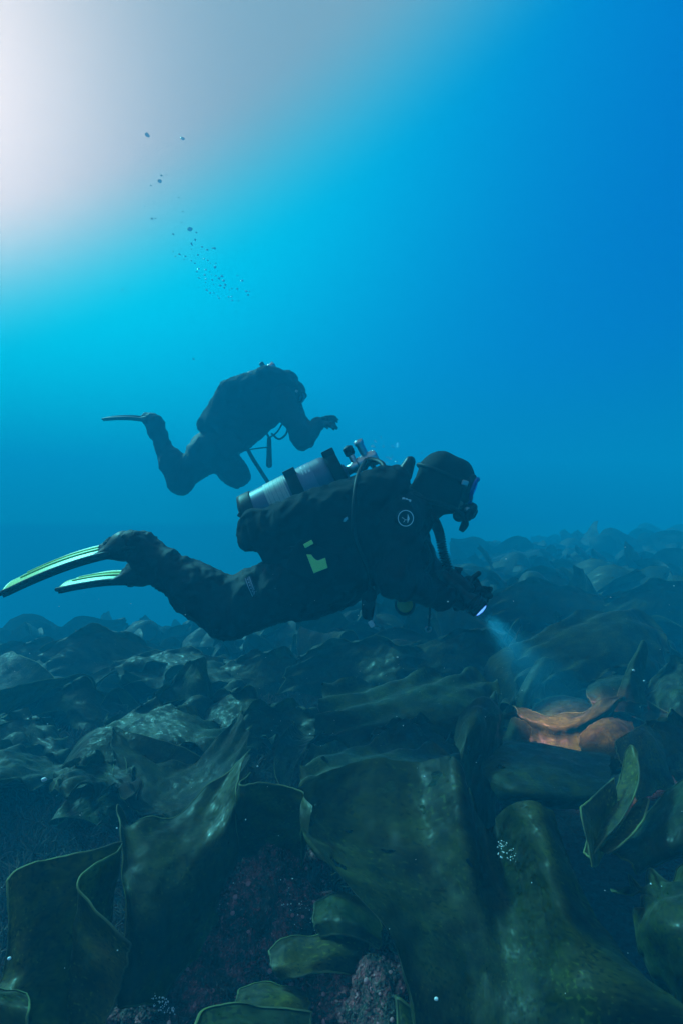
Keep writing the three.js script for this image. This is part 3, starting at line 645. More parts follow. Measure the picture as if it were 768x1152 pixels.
const dark = (rgb, o = {}) => new THREE.MeshPhysicalMaterial({ color: new THREE.Color().setRGB(...rgb), specularIntensity: 0.3, ...o });
const D = {
  suit: dark([0.003, 0.008, 0.015], { roughness: 0.5, bumpMap: scaled(fabricBump, 9), bumpScale: 0.004 }),
  hood: dark([0.003, 0.007, 0.012], { roughness: 0.7, bumpMap: scaled(fabricBump, 12), bumpScale: 0.003 }),
  glove: dark([0.008, 0.011, 0.015], { roughness: 0.75, bumpMap: scaled(fabricBump, 16), bumpScale: 0.003 }),
  jacket: dark([0.004, 0.010, 0.018], { roughness: 0.8, bumpMap: scaled(fabricBump, 14), bumpScale: 0.004 }),
  web: dark([0.010, 0.014, 0.019], { roughness: 0.8, bumpMap: scaled(fabricBump, 30), bumpScale: 0.002 }),
  rubber: dark([0.007, 0.010, 0.014], { roughness: 0.5 }),
  plastic: dark([0.010, 0.013, 0.018], { roughness: 0.35 }),
  neon: std([0.55, 0.95, 0.22], { roughness: 0.5 }),
  lime: std([0.50, 0.78, 0.16], { roughness: 0.4 }),
  steel: std([0.42, 0.46, 0.48], { roughness: 0.32, metalness: 1 }),
  tank: std([0.04, 0.085, 0.15], { roughness: 0.42 }),
  white: std([0.75, 0.78, 0.78], { roughness: 0.5 }),
  skin: std([0.42, 0.27, 0.2], { roughness: 0.55 }),
  lens: new THREE.MeshPhysicalMaterial({ color: 0xbfd0ff, transmission: 1, roughness: 0.03, thickness: 0, ior: 1.5 }),
  frame: std([0.02, 0.03, 0.30], { roughness: 0.3 }),
  yellow: std([0.62, 0.52, 0.10], { roughness: 0.5 }),
};
function canvasTex(w, h, draw) {
  const c = document.createElement('canvas'); c.width = w; c.height = h; draw(c.getContext('2d'), w, h);
  const t = new THREE.CanvasTexture(c); t.colorSpace = THREE.SRGBColorSpace; t.magFilter = THREE.LinearFilter; return t;
}
// gloved hand: fingers along f, the palm facing n, the thumb on the side t
function handBones(o, f, n, t, curl) {
  f = f.clone().normalize(); n = n.clone().addScaledVector(f, -n.dot(f)).normalize();
  const s = V().crossVectors(f, n).normalize(); if (s.dot(t) < 0) s.negate();
  const P = (a, b, c) => o.clone().addScaledVector(f, a).addScaledVector(s, b).addScaledVector(n, c), palm = [], fingers = [];
  for (let i = 0; i < 4; i++) {
    const y = (1.5 - i) * 0.0215, k = P(0.088 - 0.004 * Math.abs(i - 1), y, 0);
    palm.push([P(0.0, y * 0.55, 0), k, 0.019, 0.0145]);
    const len = [0.036, 0.041, 0.038, 0.029][i]; let p = k, a = 0;
    for (let q = 0; q < 3; q++) {
      a += curl * [0.75, 1.0, 0.7][q] * (0.92 + 0.06 * i);
      const e = p.clone().addScaledVector(f, Math.cos(a) * len * [1.15, 0.85, 0.65][q]).addScaledVector(n, Math.sin(a) * len * [1.15, 0.85, 0.65][q]).addScaledVector(s, (1.5 - i) * 0.0015);
      fingers.push([p, e, 0.0125 - q * 0.0012, 0.0115 - q * 0.0014]); p = e;
    }
  }
  const t0 = P(0.022, 0.028, 0.006), t1 = P(0.052, 0.052, 0.022), t2 = P(0.078, 0.050, 0.044), t3 = P(0.094, 0.038, 0.060);
  fingers.push([t0, t1, 0.016, 0.0135], [t1, t2, 0.0135, 0.012], [t2, t3, 0.012, 0.0095]);
  return [...palm, ...fingers];
}
// A fin from the heel to the tip; `flat` is the normal of the blade. Foot pocket, blade with ribs, strap.
function addFin(owner, heel, toe, tip, flat, wide, colored, label) {
  const g = new THREE.Group(); g.name = 'fin'; if (label) g.userData.label = label; owner.add(g);
  const along = V().subVectors(tip, toe), L = along.length(); along.normalize();
  const n = flat.clone().addScaledVector(along, -flat.dot(along)).normalize(), s = V().crossVectors(along, n).normalize();
  const bow = 0.045 * L, C = (t) => toe.clone().addScaledVector(along, L * t).addScaledVector(n, bow * Math.sin(Math.PI * t) * (1 - 0.3 * t));
  const w = (t) => wide * (0.36 + 0.14 * smoothstep(t, 0, 0.6)) * (1 - 0.10 * smoothstep(t, 0.92, 1));
  const surf = (half, thick, lift) => {
    const pos = [], idx = [], uv = [], N = 40, Q = 8;
    for (let j = 0; j <= N; j++) for (let i = 0; i <= Q; i++) { const t = j / N, u = i / Q * 2 - 1, c = C(t).addScaledVector(s, u * w(t) * half).addScaledVector(n, lift - 0.014 * u * u * half); for (const e of [1, -1]) { const p = c.clone().addScaledVector(n, e * thick); pos.push(p.x, p.y, p.z); uv.push(i / Q, t); } }
    const a = (j, i, e) => (j * (Q + 1) + i) * 2 + e;
    for (let j = 0; j < N; j++) for (let i = 0; i < Q; i++) { idx.push(a(j, i, 0), a(j, i + 1, 0), a(j + 1, i, 0), a(j, i + 1, 0), a(j + 1, i + 1, 0), a(j + 1, i, 0), a(j, i, 1), a(j + 1, i, 1), a(j, i + 1, 1), a(j, i + 1, 1), a(j + 1, i, 1), a(j + 1, i + 1, 1)); }
    for (let j = 0; j < N; j++) for (const i of [0, Q]) idx.push(a(j, i, 0), a(j + 1, i, 0), a(j, i, 1), a(j + 1, i, 0), a(j + 1, i, 1), a(j, i, 1));
    for (let i = 0; i < Q; i++) for (const j of [0, N]) idx.push(a(j, i, 0), a(j, i, 1), a(j, i + 1, 0), a(j, i + 1, 0), a(j, i, 1), a(j, i + 1, 1));
    return geom(pos, idx, uv);
  };
  part('blade', surf(0.92, 0.004, 0.006), colored ? D.lime : D.rubber, g);
  part('underside', surf(0.96, 0.006, -0.006), D.rubber, g);
  for (const e of [-1, 1]) {
    const pts = []; for (let j = 0; j <= 10; j++) { const t = j / 10; pts.push(C(t).addScaledVector(s, e * w(t)).addScaledVector(n, -0.006 + 0.004 * (1 - t))); }
    part('rail', hose(pts, 0.0095, 40), colored && e > 0 ? D.lime : D.rubber, g);
  }
  for (const e of [-0.3, 0.3]) { const pts = []; for (let j = 0; j <= 8; j++) { const t = 0.05 + j / 8 * 0.8; pts.push(C(t).addScaledVector(s, e * w(t)).addScaledVector(n, 0.010)); } part('rib', hose(pts, 0.004, 30), colored ? D.lime : D.rubber, g); }
  const mid = heel.clone().lerp(toe, 0.45);
  part('foot_pocket', skin([[heel.clone().lerp(toe, 0.3), mid, 0.047, 0.055], [mid, toe.clone().addScaledVector(along, 0.03), 0.055, 0.032], [mid.clone().addScaledVector(s, 0.03), toe.clone().addScaledVector(s, 0.06).addScaledVector(along, 0.06), 0.03, 0.014], [mid.clone().addScaledVector(s, -0.03), toe.clone().addScaledVector(s, -0.06).addScaledVector(along, 0.06), 0.03, 0.014]], 0.03, 0.010), D.rubber, g);
  const st = []; for (let j = 0; j <= 12; j++) { const a = (j / 12 - 0.5) * Math.PI * 1.15; st.push(mid.clone().addScaledVector(s, 0.060 * Math.sin(a)).addScaledVector(V().subVectors(heel, toe).normalize(), 0.02 + 0.085 * Math.cos(a)).addScaledVector(n, 0.006)); }
  part('heel_strap', hose(st, 0.0085, 30), D.rubber, g);
  for (const e of [-1, 1]) { const b = new RoundedBoxGeometry(0.03, 0.02, 0.012, 2, 0.004); put(b, frameOf(mid.clone().addScaledVector(s, e * 0.062), along, n)); part('buckle', b, D.plastic, g); }
  return g;
}
// hood, face, mask; c the middle of the head, f where it looks, u its up
function addHead(owner, c, f, u, neckBase, blueMask) {
  f = f.clone().normalize(); u = u.clone().addScaledVector(f, -u.dot(f)).normalize();
  const s = V().crossVectors(f, u), P = (a, b, e) => c.clone().addScaledVector(f, a).addScaledVector(u, b).addScaledVector(s, e);
  const bones = [[P(-0.022, 0.028, 0), P(0.028, 0.03, 0), 0.088, 0.082], [P(0.02, -0.03, 0), P(0.05, -0.066, 0), 0.068, 0.042], [P(-0.02, -0.03, 0), neckBase, 0.066, 0.07]];
  const eyes = [-1, 1].map((e) => bone(P(0.104, 0.012, e * 0.032), P(0.12, 0.012, e * 0.034), 0.013, 0.015));
  const nose = bone(P(0.098, 0.010, 0), P(0.122, -0.022, 0), 0.010, 0.013), lips = bone(P(0.094, -0.056, -0.018), P(0.094, -0.056, 0.018), 0.010, 0.010), chin = bone(P(0.074, -0.086, 0), P(0.082, -0.084, 0), 0.022, 0.02);
  const face = skin(bones, 0.04, 0.006, { cut: (d, x, y, z) => { d = smin(d + 0.006, nose(x, y, z), 0.014); d = smin(d, lips(x, y, z), 0.012); d = smin(d, chin(x, y, z), 0.02); for (const e of eyes) d = Math.max(d, -e(x, y, z)); return d; } });
  part('face', face, D.skin, owner);
  const open = bone(P(0.13, 0.012, 0), P(0.13, -0.06, 0), 0.062, 0.05);
  const hood = skin([...bones, [P(-0.03, -0.05, 0), neckBase, 0.066, 0.074]], 0.04, 0.007, { folds: 0.004, cut: (d, x, y, z) => Math.max(d - 0.004, -(open(x, y, z))) });
  part('hood', hood, D.hood, owner);
  // mask: skirt, blue frame, pane, strap with its buckles
  const mask = new THREE.Group(); mask.name = 'diving_mask'; owner.add(mask);
  const ringAt = (fw, a, b, r, seg = 48) => { const pts = []; for (let i = 0; i <= seg; i++) { const t = i / seg * 2 * Math.PI, x = Math.cos(t), y = Math.sin(t), k = Math.pow(Math.abs(x) ** 3.2 + Math.abs(y) ** 3.2, -1 / 3.2); pts.push(P(fw - 0.22 * (x * k) ** 2 * a, 0.012 + b * y * k - (Math.abs(x) < 0.3 && y < 0 ? 0.012 : 0), a * x * k)); } return new THREE.TubeGeometry(new THREE.CatmullRomCurve3(pts, true), seg, r, 8, true); };
  part('skirt', ringAt(0.104, 0.070, 0.042, 0.016), D.rubber, mask);
  part('mask_frame', ringAt(0.124, 0.074, 0.043, 0.009), blueMask ? D.frame : D.plastic, mask);
  const pane = new THREE.CylinderGeometry(0.040, 0.040, 0.004, 40); pane.scale(1.72, 1, 1); put(pane, frameOf(P(0.120, 0.012, 0), s, f)); part('pane', pane, D.lens, mask);
  const st = []; for (let i = 0; i <= 24; i++) { const a = lerp(-2.1, 2.1, i / 24); st.push(P(-0.002 - 0.117 * Math.cos(a), 0.024 + 0.012 * Math.cos(a), 0.0935 * Math.sin(a))); }
  part('mask_strap', hose(st, 0.0085, 40), D.rubber, mask);
  for (const e of [-1, 1]) { const b = new RoundedBoxGeometry(0.026, 0.022, 0.014, 2, 0.004); put(b, frameOf(P(0.072, 0.016, e * 0.088), f, u)); part('buckle', b, D.steel, mask); }
  return { P, f, u, s };
}
function secondStage(owner, P) {   // the mouthpiece regulator in front of the face
  const g = new THREE.Group(); g.name = 'second_stage'; owner.add(g);
  part('housing', turned(P(0.095, -0.07, 0), P(0.2, -0.085, 0), [[0, 0], [0.02, 0], [0.022, 0.02], [0.034, 0.026], [0.040, 0.036], [0.040, 0.052], [0.035, 0.060], [0.026, 0.064], [0, 0.066]]), D.plastic, g);
  part('purge_button', turned(P(0.158, -0.079, 0), P(0.2, -0.085, 0), [[0, 0], [0.022, 0], [0.022, 0.004], [0.016, 0.008], [0, 0.009]]), D.rubber, g);
  part('exhaust_tee', skin([[P(0.105, -0.112, -0.048), P(0.105, -0.104, 0), 0.014, 0.018], [P(0.105, -0.104, 0), P(0.105, -0.112, 0.048), 0.018, 0.014], [P(0.11, -0.09, 0), P(0.105, -0.106, 0), 0.02, 0.018]], 0.02, 0.006), D.rubber, g);
  part('hose_nut', turned(P(0.12, -0.074, 0.036), P(0.12, -0.074, 0.1), [[0, 0], [0.011, 0], [0.011, 0.02], [0.008, 0.026], [0, 0.026]], 6), D.steel, g);
  return g;
}
// tank from its foot a towards its neck b
const tankLabel = canvasTex(256, 128, (c, w, h) => { c.fillStyle = '#cfe0d4'; c.fillRect(0, 0, w, h); c.fillStyle = '#9fb7ac'; for (let i = 0; i < 9; i++) c.fillRect(0, 10 + i * 13, w, 2); c.fillStyle = '#dff0c8'; c.fillRect(0, 0, w * 0.35, h); c.fillStyle = '#aebfb8'; for (let i = 0; i < 26; i++) c.fillRect(w * 0.4 + (i % 6) * 24, 20 + Math.floor(i / 6) * 20, 14, 5); });
const tankPrint = canvasTex(256, 128, (c, w, h) => { c.fillStyle = '#6d86a4'; c.fillRect(0, 0, w, h); c.fillStyle = '#c9d8e4'; for (let i = 0; i < 60; i++) { const x = (i * 37) % w, y = (i * 53) % h; c.fillRect(x, y, 5 + (i % 4) * 3, 3 + (i % 3) * 2); } c.fillStyle = '#2a4f9a'; c.fillRect(w * 0.5, h * 0.25, w * 0.3, h * 0.4); });
function addTank(label, a, b, r, group, plain) {
  const g = thing('scuba_tank', label, 'scuba tank', group), L = a.distanceTo(b), d = V().subVectors(b, a).normalize(), up = (t) => a.clone().addScaledVector(d, t);
  part('cylinder', turned(a, b, [[0, 0.004], [r * 0.72, 0.0], [r * 0.93, 0.012], [r, 0.04], [r, L * 0.80], [r * 0.97, L * 0.84], [r * 0.86, L * 0.89], [r * 0.62, L * 0.94], [r * 0.36, L * 0.97], [r * 0.30, L], [0, L]], 48), D.tank, g);
  part('boot', turned(up(-0.012), b, [[0, 0], [r * 0.8, 0], [r * 1.06, 0.012], [r * 1.07, 0.03], [r * 1.06, 0.062], [r * 1.02, 0.066]], 32), D.rubber, g);
  const band = (t0, t1, e, m, name) => part(name, turned(up(t0), b, [[r, 0], [r + e, 0.001], [r + e, (t1 - t0) / 2], [r + e, t1 - t0 - 0.001], [r, t1 - t0]], 48), m, g);
  if (!plain) {
    band(L * 0.255, L * 0.455, 0.0015, std([0.55, 0.55, 0.55], { map: tankLabel, roughness: 0.5 }), 'label_sleeve');
    band(L * 0.55, L * 0.72, 0.0015, std([0.6, 0.6, 0.6], { map: tankPrint, roughness: 0.5 }), 'printed_sleeve');
  } else band(L * 0.55, L * 0.68, 0.0015, std([0.6, 0.66, 0.66], { roughness: 0.5 }), 'label_sleeve');
  for (const t of plain ? [0.42] : [0.475, 0.86]) {
    band(L * t, L * t + 0.048, 0.005, D.web, 'cam_band');
    const bk = new RoundedBoxGeometry(0.05, 0.03, 0.014, 2, 0.004); const side = V().crossVectors(d, V(0, 0, 1)).normalize(); if (side.y < 0) side.negate();
    put(bk, frameOf(up(L * t + 0.024).addScaledVector(side, (r + 0.01) * 0.8).addScaledVector(V(0, 0, 1), (r + 0.01) * 0.6), d, side)); part('cam_buckle', bk, D.plastic, g);
  }
  const v = new THREE.Group(); v.name = 'valve'; g.add(v);
  const across = V().crossVectors(d, V(0, 0, 1)).normalize(); if (across.y < 0) across.negate();
  part('valve_body', turned(up(L - 0.003), up(L + 1), [[0, 0], [0.020, 0], [0.020, 0.028], [0.024, 0.032], [0.024, 0.06], [0.016, 0.068], [0, 0.068]]), D.steel, v);
  part('valve_stem', turned(up(L + 0.044), up(L + 0.044).add(across), [[0.013, 0], [0.013, 0.05], [0, 0.05]]), D.steel, v);
  const kn = []; for (let i = 0; i <= 8; i++) { const t = i / 8; kn.push([[0, 0.016, 0.022, 0.021, 0.023, 0.021, 0.023, 0.018, 0][i], t * 0.05]); }
  part('valve_knob', turned(up(L + 0.044).addScaledVector(across, 0.044), up(L + 0.044).add(across), kn, 10), D.rubber, v);
  return { g, up, d, across, L };
}

// ---- the near diver
{
  const J = (px, py, off = 0) => at(px, py, 2.32 - off / NEARER);
  const p = thing('person', 'nearer diver in a black drysuit swimming right low over the kelp, holding a torch', 'person');
  const legs = [
    [J(340, 650, 0.09), J(258, 687, 0.10), J(165, 625, 0.07), J(152, 613, 0.07), J(128, 616, 0.07), J(13, 657, 0.10)],
    [J(340, 655, -0.09), J(262, 690, -0.12), J(180, 642, -0.10), J(166, 641, -0.11), J(150, 648, -0.11), J(76, 656, -0.14)]];
  const arms = [
    [J(450, 583, 0.18), J(446, 650, 0.23), J(497, 670, 0.14)],
    [J(455, 584, -0.18), J(478, 648, -0.21), J(508, 664, -0.02)]];
  const bones = [
    [J(436, 590, 0.085), J(392, 618, 0.085), 0.135, 0.135], [J(436, 590, -0.085), J(392, 618, -0.085), 0.135, 0.135],
    [J(396, 622, 0.06), J(342, 647, 0.07), 0.145, 0.14], [J(396, 622, -0.06), J(342, 647, -0.07), 0.145, 0.14],
    [J(452, 580, 0.13), J(452, 580, -0.13), 0.095, 0.095], [J(458, 577), J(482, 561), 0.075, 0.062],
    [J(410, 632, 0.04), J(360, 658, 0.05), 0.12, 0.115],
  ];
  legs.forEach(([h, k, a, he, to]) => bones.push([h, k, 0.135, 0.098], [k, k.clone().lerp(a, 0.35), 0.095, 0.086], [k.clone().lerp(a, 0.35), a, 0.086, 0.054], [a, he, 0.052, 0.046], [he, to, 0.044, 0.034]));
  arms.forEach(([s, e, w]) => bones.push([s, e, 0.085, 0.066], [e, w, 0.064, 0.044]));
  const body = skin(bones, 0.045, 0.0095, { folds: 0.019 });
  // gloved hands closed on the torch grip
  const tA = J(506, 657, 0.09), tB = J(541, 687, 0.17), tDir = V().subVectors(tB, tA).normalize();
  const hand1 = handBones(J(500, 669, 0.135), V(0.94, -0.22, -0.12), V(0.1, 0.25, -1), V(0, 1, -0.2), 0.62);
  const hand2 = handBones(J(508, 661, -0.005), V(0.9, -0.3, 0.25), V(0.15, 0.1, 1), V(0, 1, 0.2), 0.66);
  p.add(Object.assign(new THREE.Mesh(mergeGeometries([body]), D.suit), { name: 'drysuit' }));
  part('glove', skin([...hand1, [arms[0][2].clone().lerp(arms[0][1], 0.28), J(501, 669, 0.135), 0.050, 0.030]], 0.009, 0.0042, { margin: 0.02 }), D.glove, p);
  part('glove', skin([...hand2, [arms[1][2].clone().lerp(arms[1][1], 0.28), J(509, 661, -0.005), 0.050, 0.030]], 0.009, 0.0042, { margin: 0.02 }), D.glove, p);
  const H = addHead(p, J(498, 543), V(0.93, -0.34, 0.10), V(0.34, 0.93, 0.05), J(474, 567), true);
  addFin(p, legs[0][3], legs[0][4], legs[0][5], V(-0.30, 0.92, 0.29), 0.18, true);
  addFin(p, legs[1][3], legs[1][4], legs[1][5], V(-0.02, 0.97, 0.19), 0.15, true);
  // buoyancy jacket: air cell round the tank, harness, pocket with fluorescent flap
  const bc = new THREE.Group(); bc.name = 'buoyancy_jacket'; p.add(bc);
  const cell = [];
  for (const e of [1, -1]) cell.push([J(291, 592, 0.10 * e), J(330, 590, 0.145 * e), 0.060, 0.085], [J(330, 587, 0.145 * e), J(430, 549, 0.15 * e), 0.085, 0.075], [J(430, 553, 0.15 * e), J(446, 538, 0.10 * e), 0.068, 0.045], [J(318, 606, 0.1 * e), J(420, 574, 0.12 * e), 0.095, 0.085], [J(318, 620, 0.12 * e), J(400, 592, 0.15 * e), 0.075, 0.08], [J(400, 600, 0.14 * e), J(442, 566, 0.15 * e), 0.09, 0.075]);
  cell.push([J(288, 600, 0.08), J(288, 600, -0.08), 0.062, 0.062]);
  part('air_cell', skin(cell, 0.04, 0.0105, { folds: 0.018 }), D.jacket, bc);
  for (const e of [1, -1]) {
    part('shoulder_strap', sheet(crGrid([[J(420, 548, 0.20 * e), J(446, 556, 0.215 * e), J(466, 574, 0.215 * e), J(468, 604, 0.23 * e), J(440, 634, 0.215 * e)], [J(420, 552, 0.15 * e), J(446, 552, 0.16 * e), J(472, 572, 0.155 * e), J(474, 606, 0.17 * e), J(442, 640, 0.155 * e)]]), 40, 6, { thick: 0.012, jag: 0.001, bumpy: 0.003 }).blade, D.web, bc);
    const ring = new THREE.TorusGeometry(0.018, 0.0035, 8, 24); put(ring, frameOf(J(466, 618, 0.225 * e), V(0.6, -0.8, 0), V(0.8, 0.6, 0))); part('d_ring', ring, D.steel, bc);
  }
  { const pts = []; for (let i = 0; i <= 32; i++) { const a = i / 32 * 2 * Math.PI, c = Math.cos(a), s = Math.sin(a); pts.push(J(366 + 17 * c, 636 + 41 * c, 0.222 * s)); } const t = new THREE.TubeGeometry(new THREE.CatmullRomCurve3(pts, true), 64, 0.024, 8, true); part('waist_belt', t, D.web, bc); }
  const box = (name, px, py, off, w, h, dd, rot, m, par, r = 0.005, label) => { const b = new RoundedBoxGeometry(w, h, dd, 3, Math.min(r, dd * 0.45)); put(b, frameOf(J(px, py, off), V(Math.cos(rot), Math.sin(rot), 0), V(-Math.sin(rot), Math.cos(rot), 0))); return part(name, b, m, par, label); };
  box('pocket', 352, 634, 0.222, 0.17, 0.13, 0.06, -0.45, D.jacket, bc, 0.025);
  { const sh = new THREE.Shape(); sh.moveTo(-0.040, 0.042); sh.lineTo(-0.022, 0.040); sh.quadraticCurveTo(-0.006, 0.012, 0.010, 0.012); sh.lineTo(0.040, 0.022); sh.lineTo(0.048, -0.020); sh.lineTo(-0.012, -0.040); sh.closePath();
    const g = new THREE.ExtrudeGeometry(sh, { depth: 0.008, bevelEnabled: true, bevelSize: 0.002, bevelThickness: 0.002, bevelSegments: 2, curveSegments: 8 }); g.scale(0.78, 0.78, 1); put(g, frameOf(J(356, 634, 0.254), V(1, 0.05, 0), V(0, 1, 0))); part('pocket_flap', g, D.neon, bc, 'fluorescent green pocket flap'); }
  box('pull_tab', 347, 612, 0.262, 0.034, 0.016, 0.008, 0.5, D.neon, bc, 0.003);
  box('buckle', 330, 618, 0.215, 0.03, 0.022, 0.014, 0.2, D.plastic, bc); box('buckle', 388, 585, 0.235, 0.028, 0.02, 0.012, 0.5, D.steel, bc);
  box('dump_valve', 281, 607, 0.10, 0.035, 0.035, 0.035, 0.3, D.plastic, bc, 0.014); box('pull_cord', 287, 612, 0.06, 0.05, 0.012, 0.012, -0.3, D.rubber, bc, 0.005); box('buckle', 272, 580, 0.08, 0.03, 0.02, 0.018, -0.5, D.plastic, bc);
  // round emblem on the shoulder and the pale strip on the thigh
  { const em = canvasTex(256, 256, (c) => { c.clearRect(0, 0, 256, 256); c.fillStyle = '#07090c'; c.beginPath(); c.arc(128, 128, 126, 0, 7); c.fill(); c.strokeStyle = '#dfe8ec'; c.lineWidth = 14; c.beginPath(); c.arc(128, 128, 112, 0, 7); c.stroke(); c.fillStyle = '#e8f2f4'; c.beginPath(); c.moveTo(150, 60); c.lineTo(186, 128); c.lineTo(160, 200); c.lineTo(150, 140); c.closePath(); c.fill(); c.lineWidth = 8; c.beginPath(); c.moveTo(70, 120); c.lineTo(120, 150); c.lineTo(150, 150); c.moveTo(120, 150); c.lineTo(100, 190); c.stroke(); });
    const g = new THREE.CircleGeometry(0.031, 40); put(g, frameOf(J(456, 583, 0.283), V(1, -0.1, -0.15), V(0.1, 1, 0))); part('emblem', g, std([1, 1, 1], { map: em, roughness: 0.6, alphaTest: 0.5 }), p, 'round white emblem on the shoulder');
    const bk = new THREE.CylinderGeometry(0.0315, 0.036, 0.028, 40); bk.rotateX(Math.PI / 2); put(bk, frameOf(J(456, 583, 0.267), V(1, -0.1, -0.15), V(0.1, 1, 0))); part('emblem_pad', bk, D.web, p); }
  for (let i = 0; i < 3; i++) box('reflective_tab', 453.5 + i * 3.4, 561 + i * 1.1, 0.252, 0.010, 0.009, 0.006, -0.3, D.white, p, 0.002);
  { const st = canvasTex(64, 256, (c, w, h) => { c.fillStyle = '#1a2430'; c.fillRect(0, 0, w, h); c.fillStyle = '#a9bccb'; c.fillRect(4, 4, 7, h - 8); c.fillRect(w - 11, 4, 7, h - 8); c.fillStyle = '#8fa6b8'; for (let i = 0; i < 9; i++) c.fillRect(20, 14 + i * 26, 24 - (i % 3) * 5, 14); });
    const m = sheet(crGrid([[J(275, 650, 0.196), J(279, 661, 0.212), J(284, 672, 0.208), J(288, 683, 0.188)], [J(282, 648, 0.200), J(286, 659, 0.216), J(291, 670, 0.212), J(294, 681, 0.192)]].map((r) => r)), 20, 6, { thick: 0.006, jag: 0, bumpy: 0 });
    const q = m.blade, u = q.attributes.uv; const half = u.count / 2; for (let i = 0; i < u.count; i++) { const k = i % half; u.setXY(i, Math.floor(k / 21) / 6, 1 - (k % 21) / 20); }
    part('thigh_strip', q, std([0.9, 0.9, 0.9], { map: st, roughness: 0.5 }), p, 'pale striped strip on the thigh'); }
  // corrugated hose hanging below the chin, ending in a bright-faced inflator
  { const h = new THREE.Group(); h.name = 'inflator'; p.add(h);
    part('corrugated_hose', hose([J(470, 572, 0.16), J(484, 582, 0.13), J(493, 598, 0.06), J(498, 622, 0.05), J(505, 646, 0.07)], 0.0175, 50, 34), D.rubber, h);
    part('inflator_body', turned(J(503, 640, 0.07), J(509, 660, 0.08), [[0, 0], [0.02, 0], [0.024, 0.01], [0.024, 0.06], [0.018, 0.068], [0, 0.07]]), D.plastic, h);
    part('small_light', turned(J(505, 654, 0.085), J(505, 654, 0.12), [[0.013, 0], [0.013, 0.018], [0.010, 0.022], [0, 0.023]]), std([0.4, 0.6, 0.7], { emissive: new THREE.Color().setRGB(0.15, 0.7, 1.0), emissiveIntensity: 0.9 }), h); }
  shadows(p);
  // tank and regulator
  const T = addTank('scuba tank with a pale green label on the back of the nearer diver', J(281, 585), J(390, 530), 0.101);
  const reg = thing('regulator', 'black regulator with its hose looping past the hood to the mouth of the nearer diver', 'regulator');
  const fs = T.up(T.L + 0.045).addScaledVector(T.d, 0.05).addScaledVector(T.across, 0.012);
  part('first_stage', mergeGeometries([turned(T.up(T.L + 0.03), T.up(T.L + 1), [[0, 0.02], [0.026, 0.02], [0.030, 0.026], [0.030, 0.05], [0.024, 0.054], [0.024, 0.07], [0.032, 0.074], [0.032, 0.10], [0.022, 0.108], [0, 0.11]], 24), turned(fs, fs.clone().add(T.across), [[0.016, 0], [0.016, 0.06], [0.02, 0.062], [0.02, 0.08], [0, 0.082]], 12)]), D.steel, reg);
  part('knob', skin([[J(454, 534, 0.02), J(461, 519, 0.03), 0.034, 0.022]], 0.02, 0.008), D.plastic, reg);
  const ss2 = secondStage(reg, H.P);
  part('hose', hose([fs, J(430, 522, 0.12), J(436, 540, 0.20), J(452, 552, 0.21), J(474, 562, 0.19), J(502, 569, 0.15), J(519, 579, 0.11), J(524, 590, 0.085), J(518, 597, 0.06), H.P(0.125, -0.074, 0.055)], 0.0095, 90), D.rubber, reg);
  part('hose', hose([fs, J(425, 530, -0.08), J(455, 540, -0.2), J(478, 580, -0.22), J(474, 625, -0.22), J(460, 668, -0.1)], 0.009, 60), D.rubber, reg);
  part('hose', hose([fs, J(400, 545, 0.22), J(398, 600, 0.265), J(414, 645, 0.215), J(416, 672, 0.13)], 0.008, 60), D.rubber, reg);
  { const c = new THREE.Group(); c.name = 'gauge_console'; reg.add(c);
    part('console_boot', skin([[J(415, 668, 0.13), J(414, 690, 0.12), 0.030, 0.026]], 0.01, 0.006), D.rubber, c);
    part('gauge_face', turned(J(414, 680, 0.140), J(414, 680, 0.3), [[0.022, 0], [0.022, 0.012], [0.019, 0.016], [0, 0.016]]), D.plastic, c);
    part('clip', hose([J(420, 660, 0.14), J(422, 680, 0.14), J(420, 697, 0.14), J(417, 703, 0.14)], 0.0045, 24), D.steel, c);
    const k = new RoundedBoxGeometry(0.020, 0.026, 0.012, 3, 0.005); put(k, frameOf(J(417.5, 702, 0.145), V(0.86, 0.5, 0), V(-0.5, 0.86, 0))); part('bright_tag', k, D.white, c); }
  { const o = new THREE.Group(); o.name = 'spare_second_stage'; reg.add(o);
    part('housing', turned(J(455, 681, 0.0), J(455, 679, 0.2), [[0, 0], [0.036, 0], [0.042, 0.012], [0.040, 0.03], [0.03, 0.04], [0, 0.042]]), D.rubber, o);
    part('cover', turned(J(455, 680, 0.045), J(455, 679, 0.2), [[0.032, -0.006], [0.031, 0.004], [0.026, 0.010], [0, 0.012]]), D.yellow, o, 'yellow cover'); }
  { const l = hose([J(483, 660, 0.1), J(483, 680, 0.12), J(482, 700, 0.12), J(481, 708, 0.12)], 0.004, 24); part('lanyard', l, D.rubber, reg);
    const k = new THREE.TorusGeometry(0.010, 0.004, 8, 20); shift(k, J(481, 708, 0.12)); part('clip', k, D.steel, reg);
    const k2 = new THREE.TorusGeometry(0.007, 0.003, 8, 16); shift(k2, J(483, 694, 0.12)); part('clip', k2, D.steel, reg); }
  { // ribbons of webbing and a loop of hose before the chest
    part('hose', hose([J(470, 600, 0.17), J(478, 612, 0.16), J(482, 628, 0.15), J(476, 640, 0.16), J(470, 628, 0.17)], 0.006, 40), D.rubber, reg);
    part('hose', hose([J(472, 604, 0.10), J(482, 612, 0.08), J(487, 632, 0.07), J(480, 650, 0.08)], 0.0065, 40), D.rubber, reg);
    const tube = new RoundedBoxGeometry(0.012, 0.032, 0.010, 2, 0.004); shift(tube, J(462, 628, 0.24)); part('steel_clip', tube, D.steel, reg); }
  shadows(reg); shadows(T.g);
  // the torch
  const aim = at(640, 806, 2.16), tor = thing('dive_torch', 'black dive torch in the hands of the nearer diver, shining down at the kelp', 'torch');
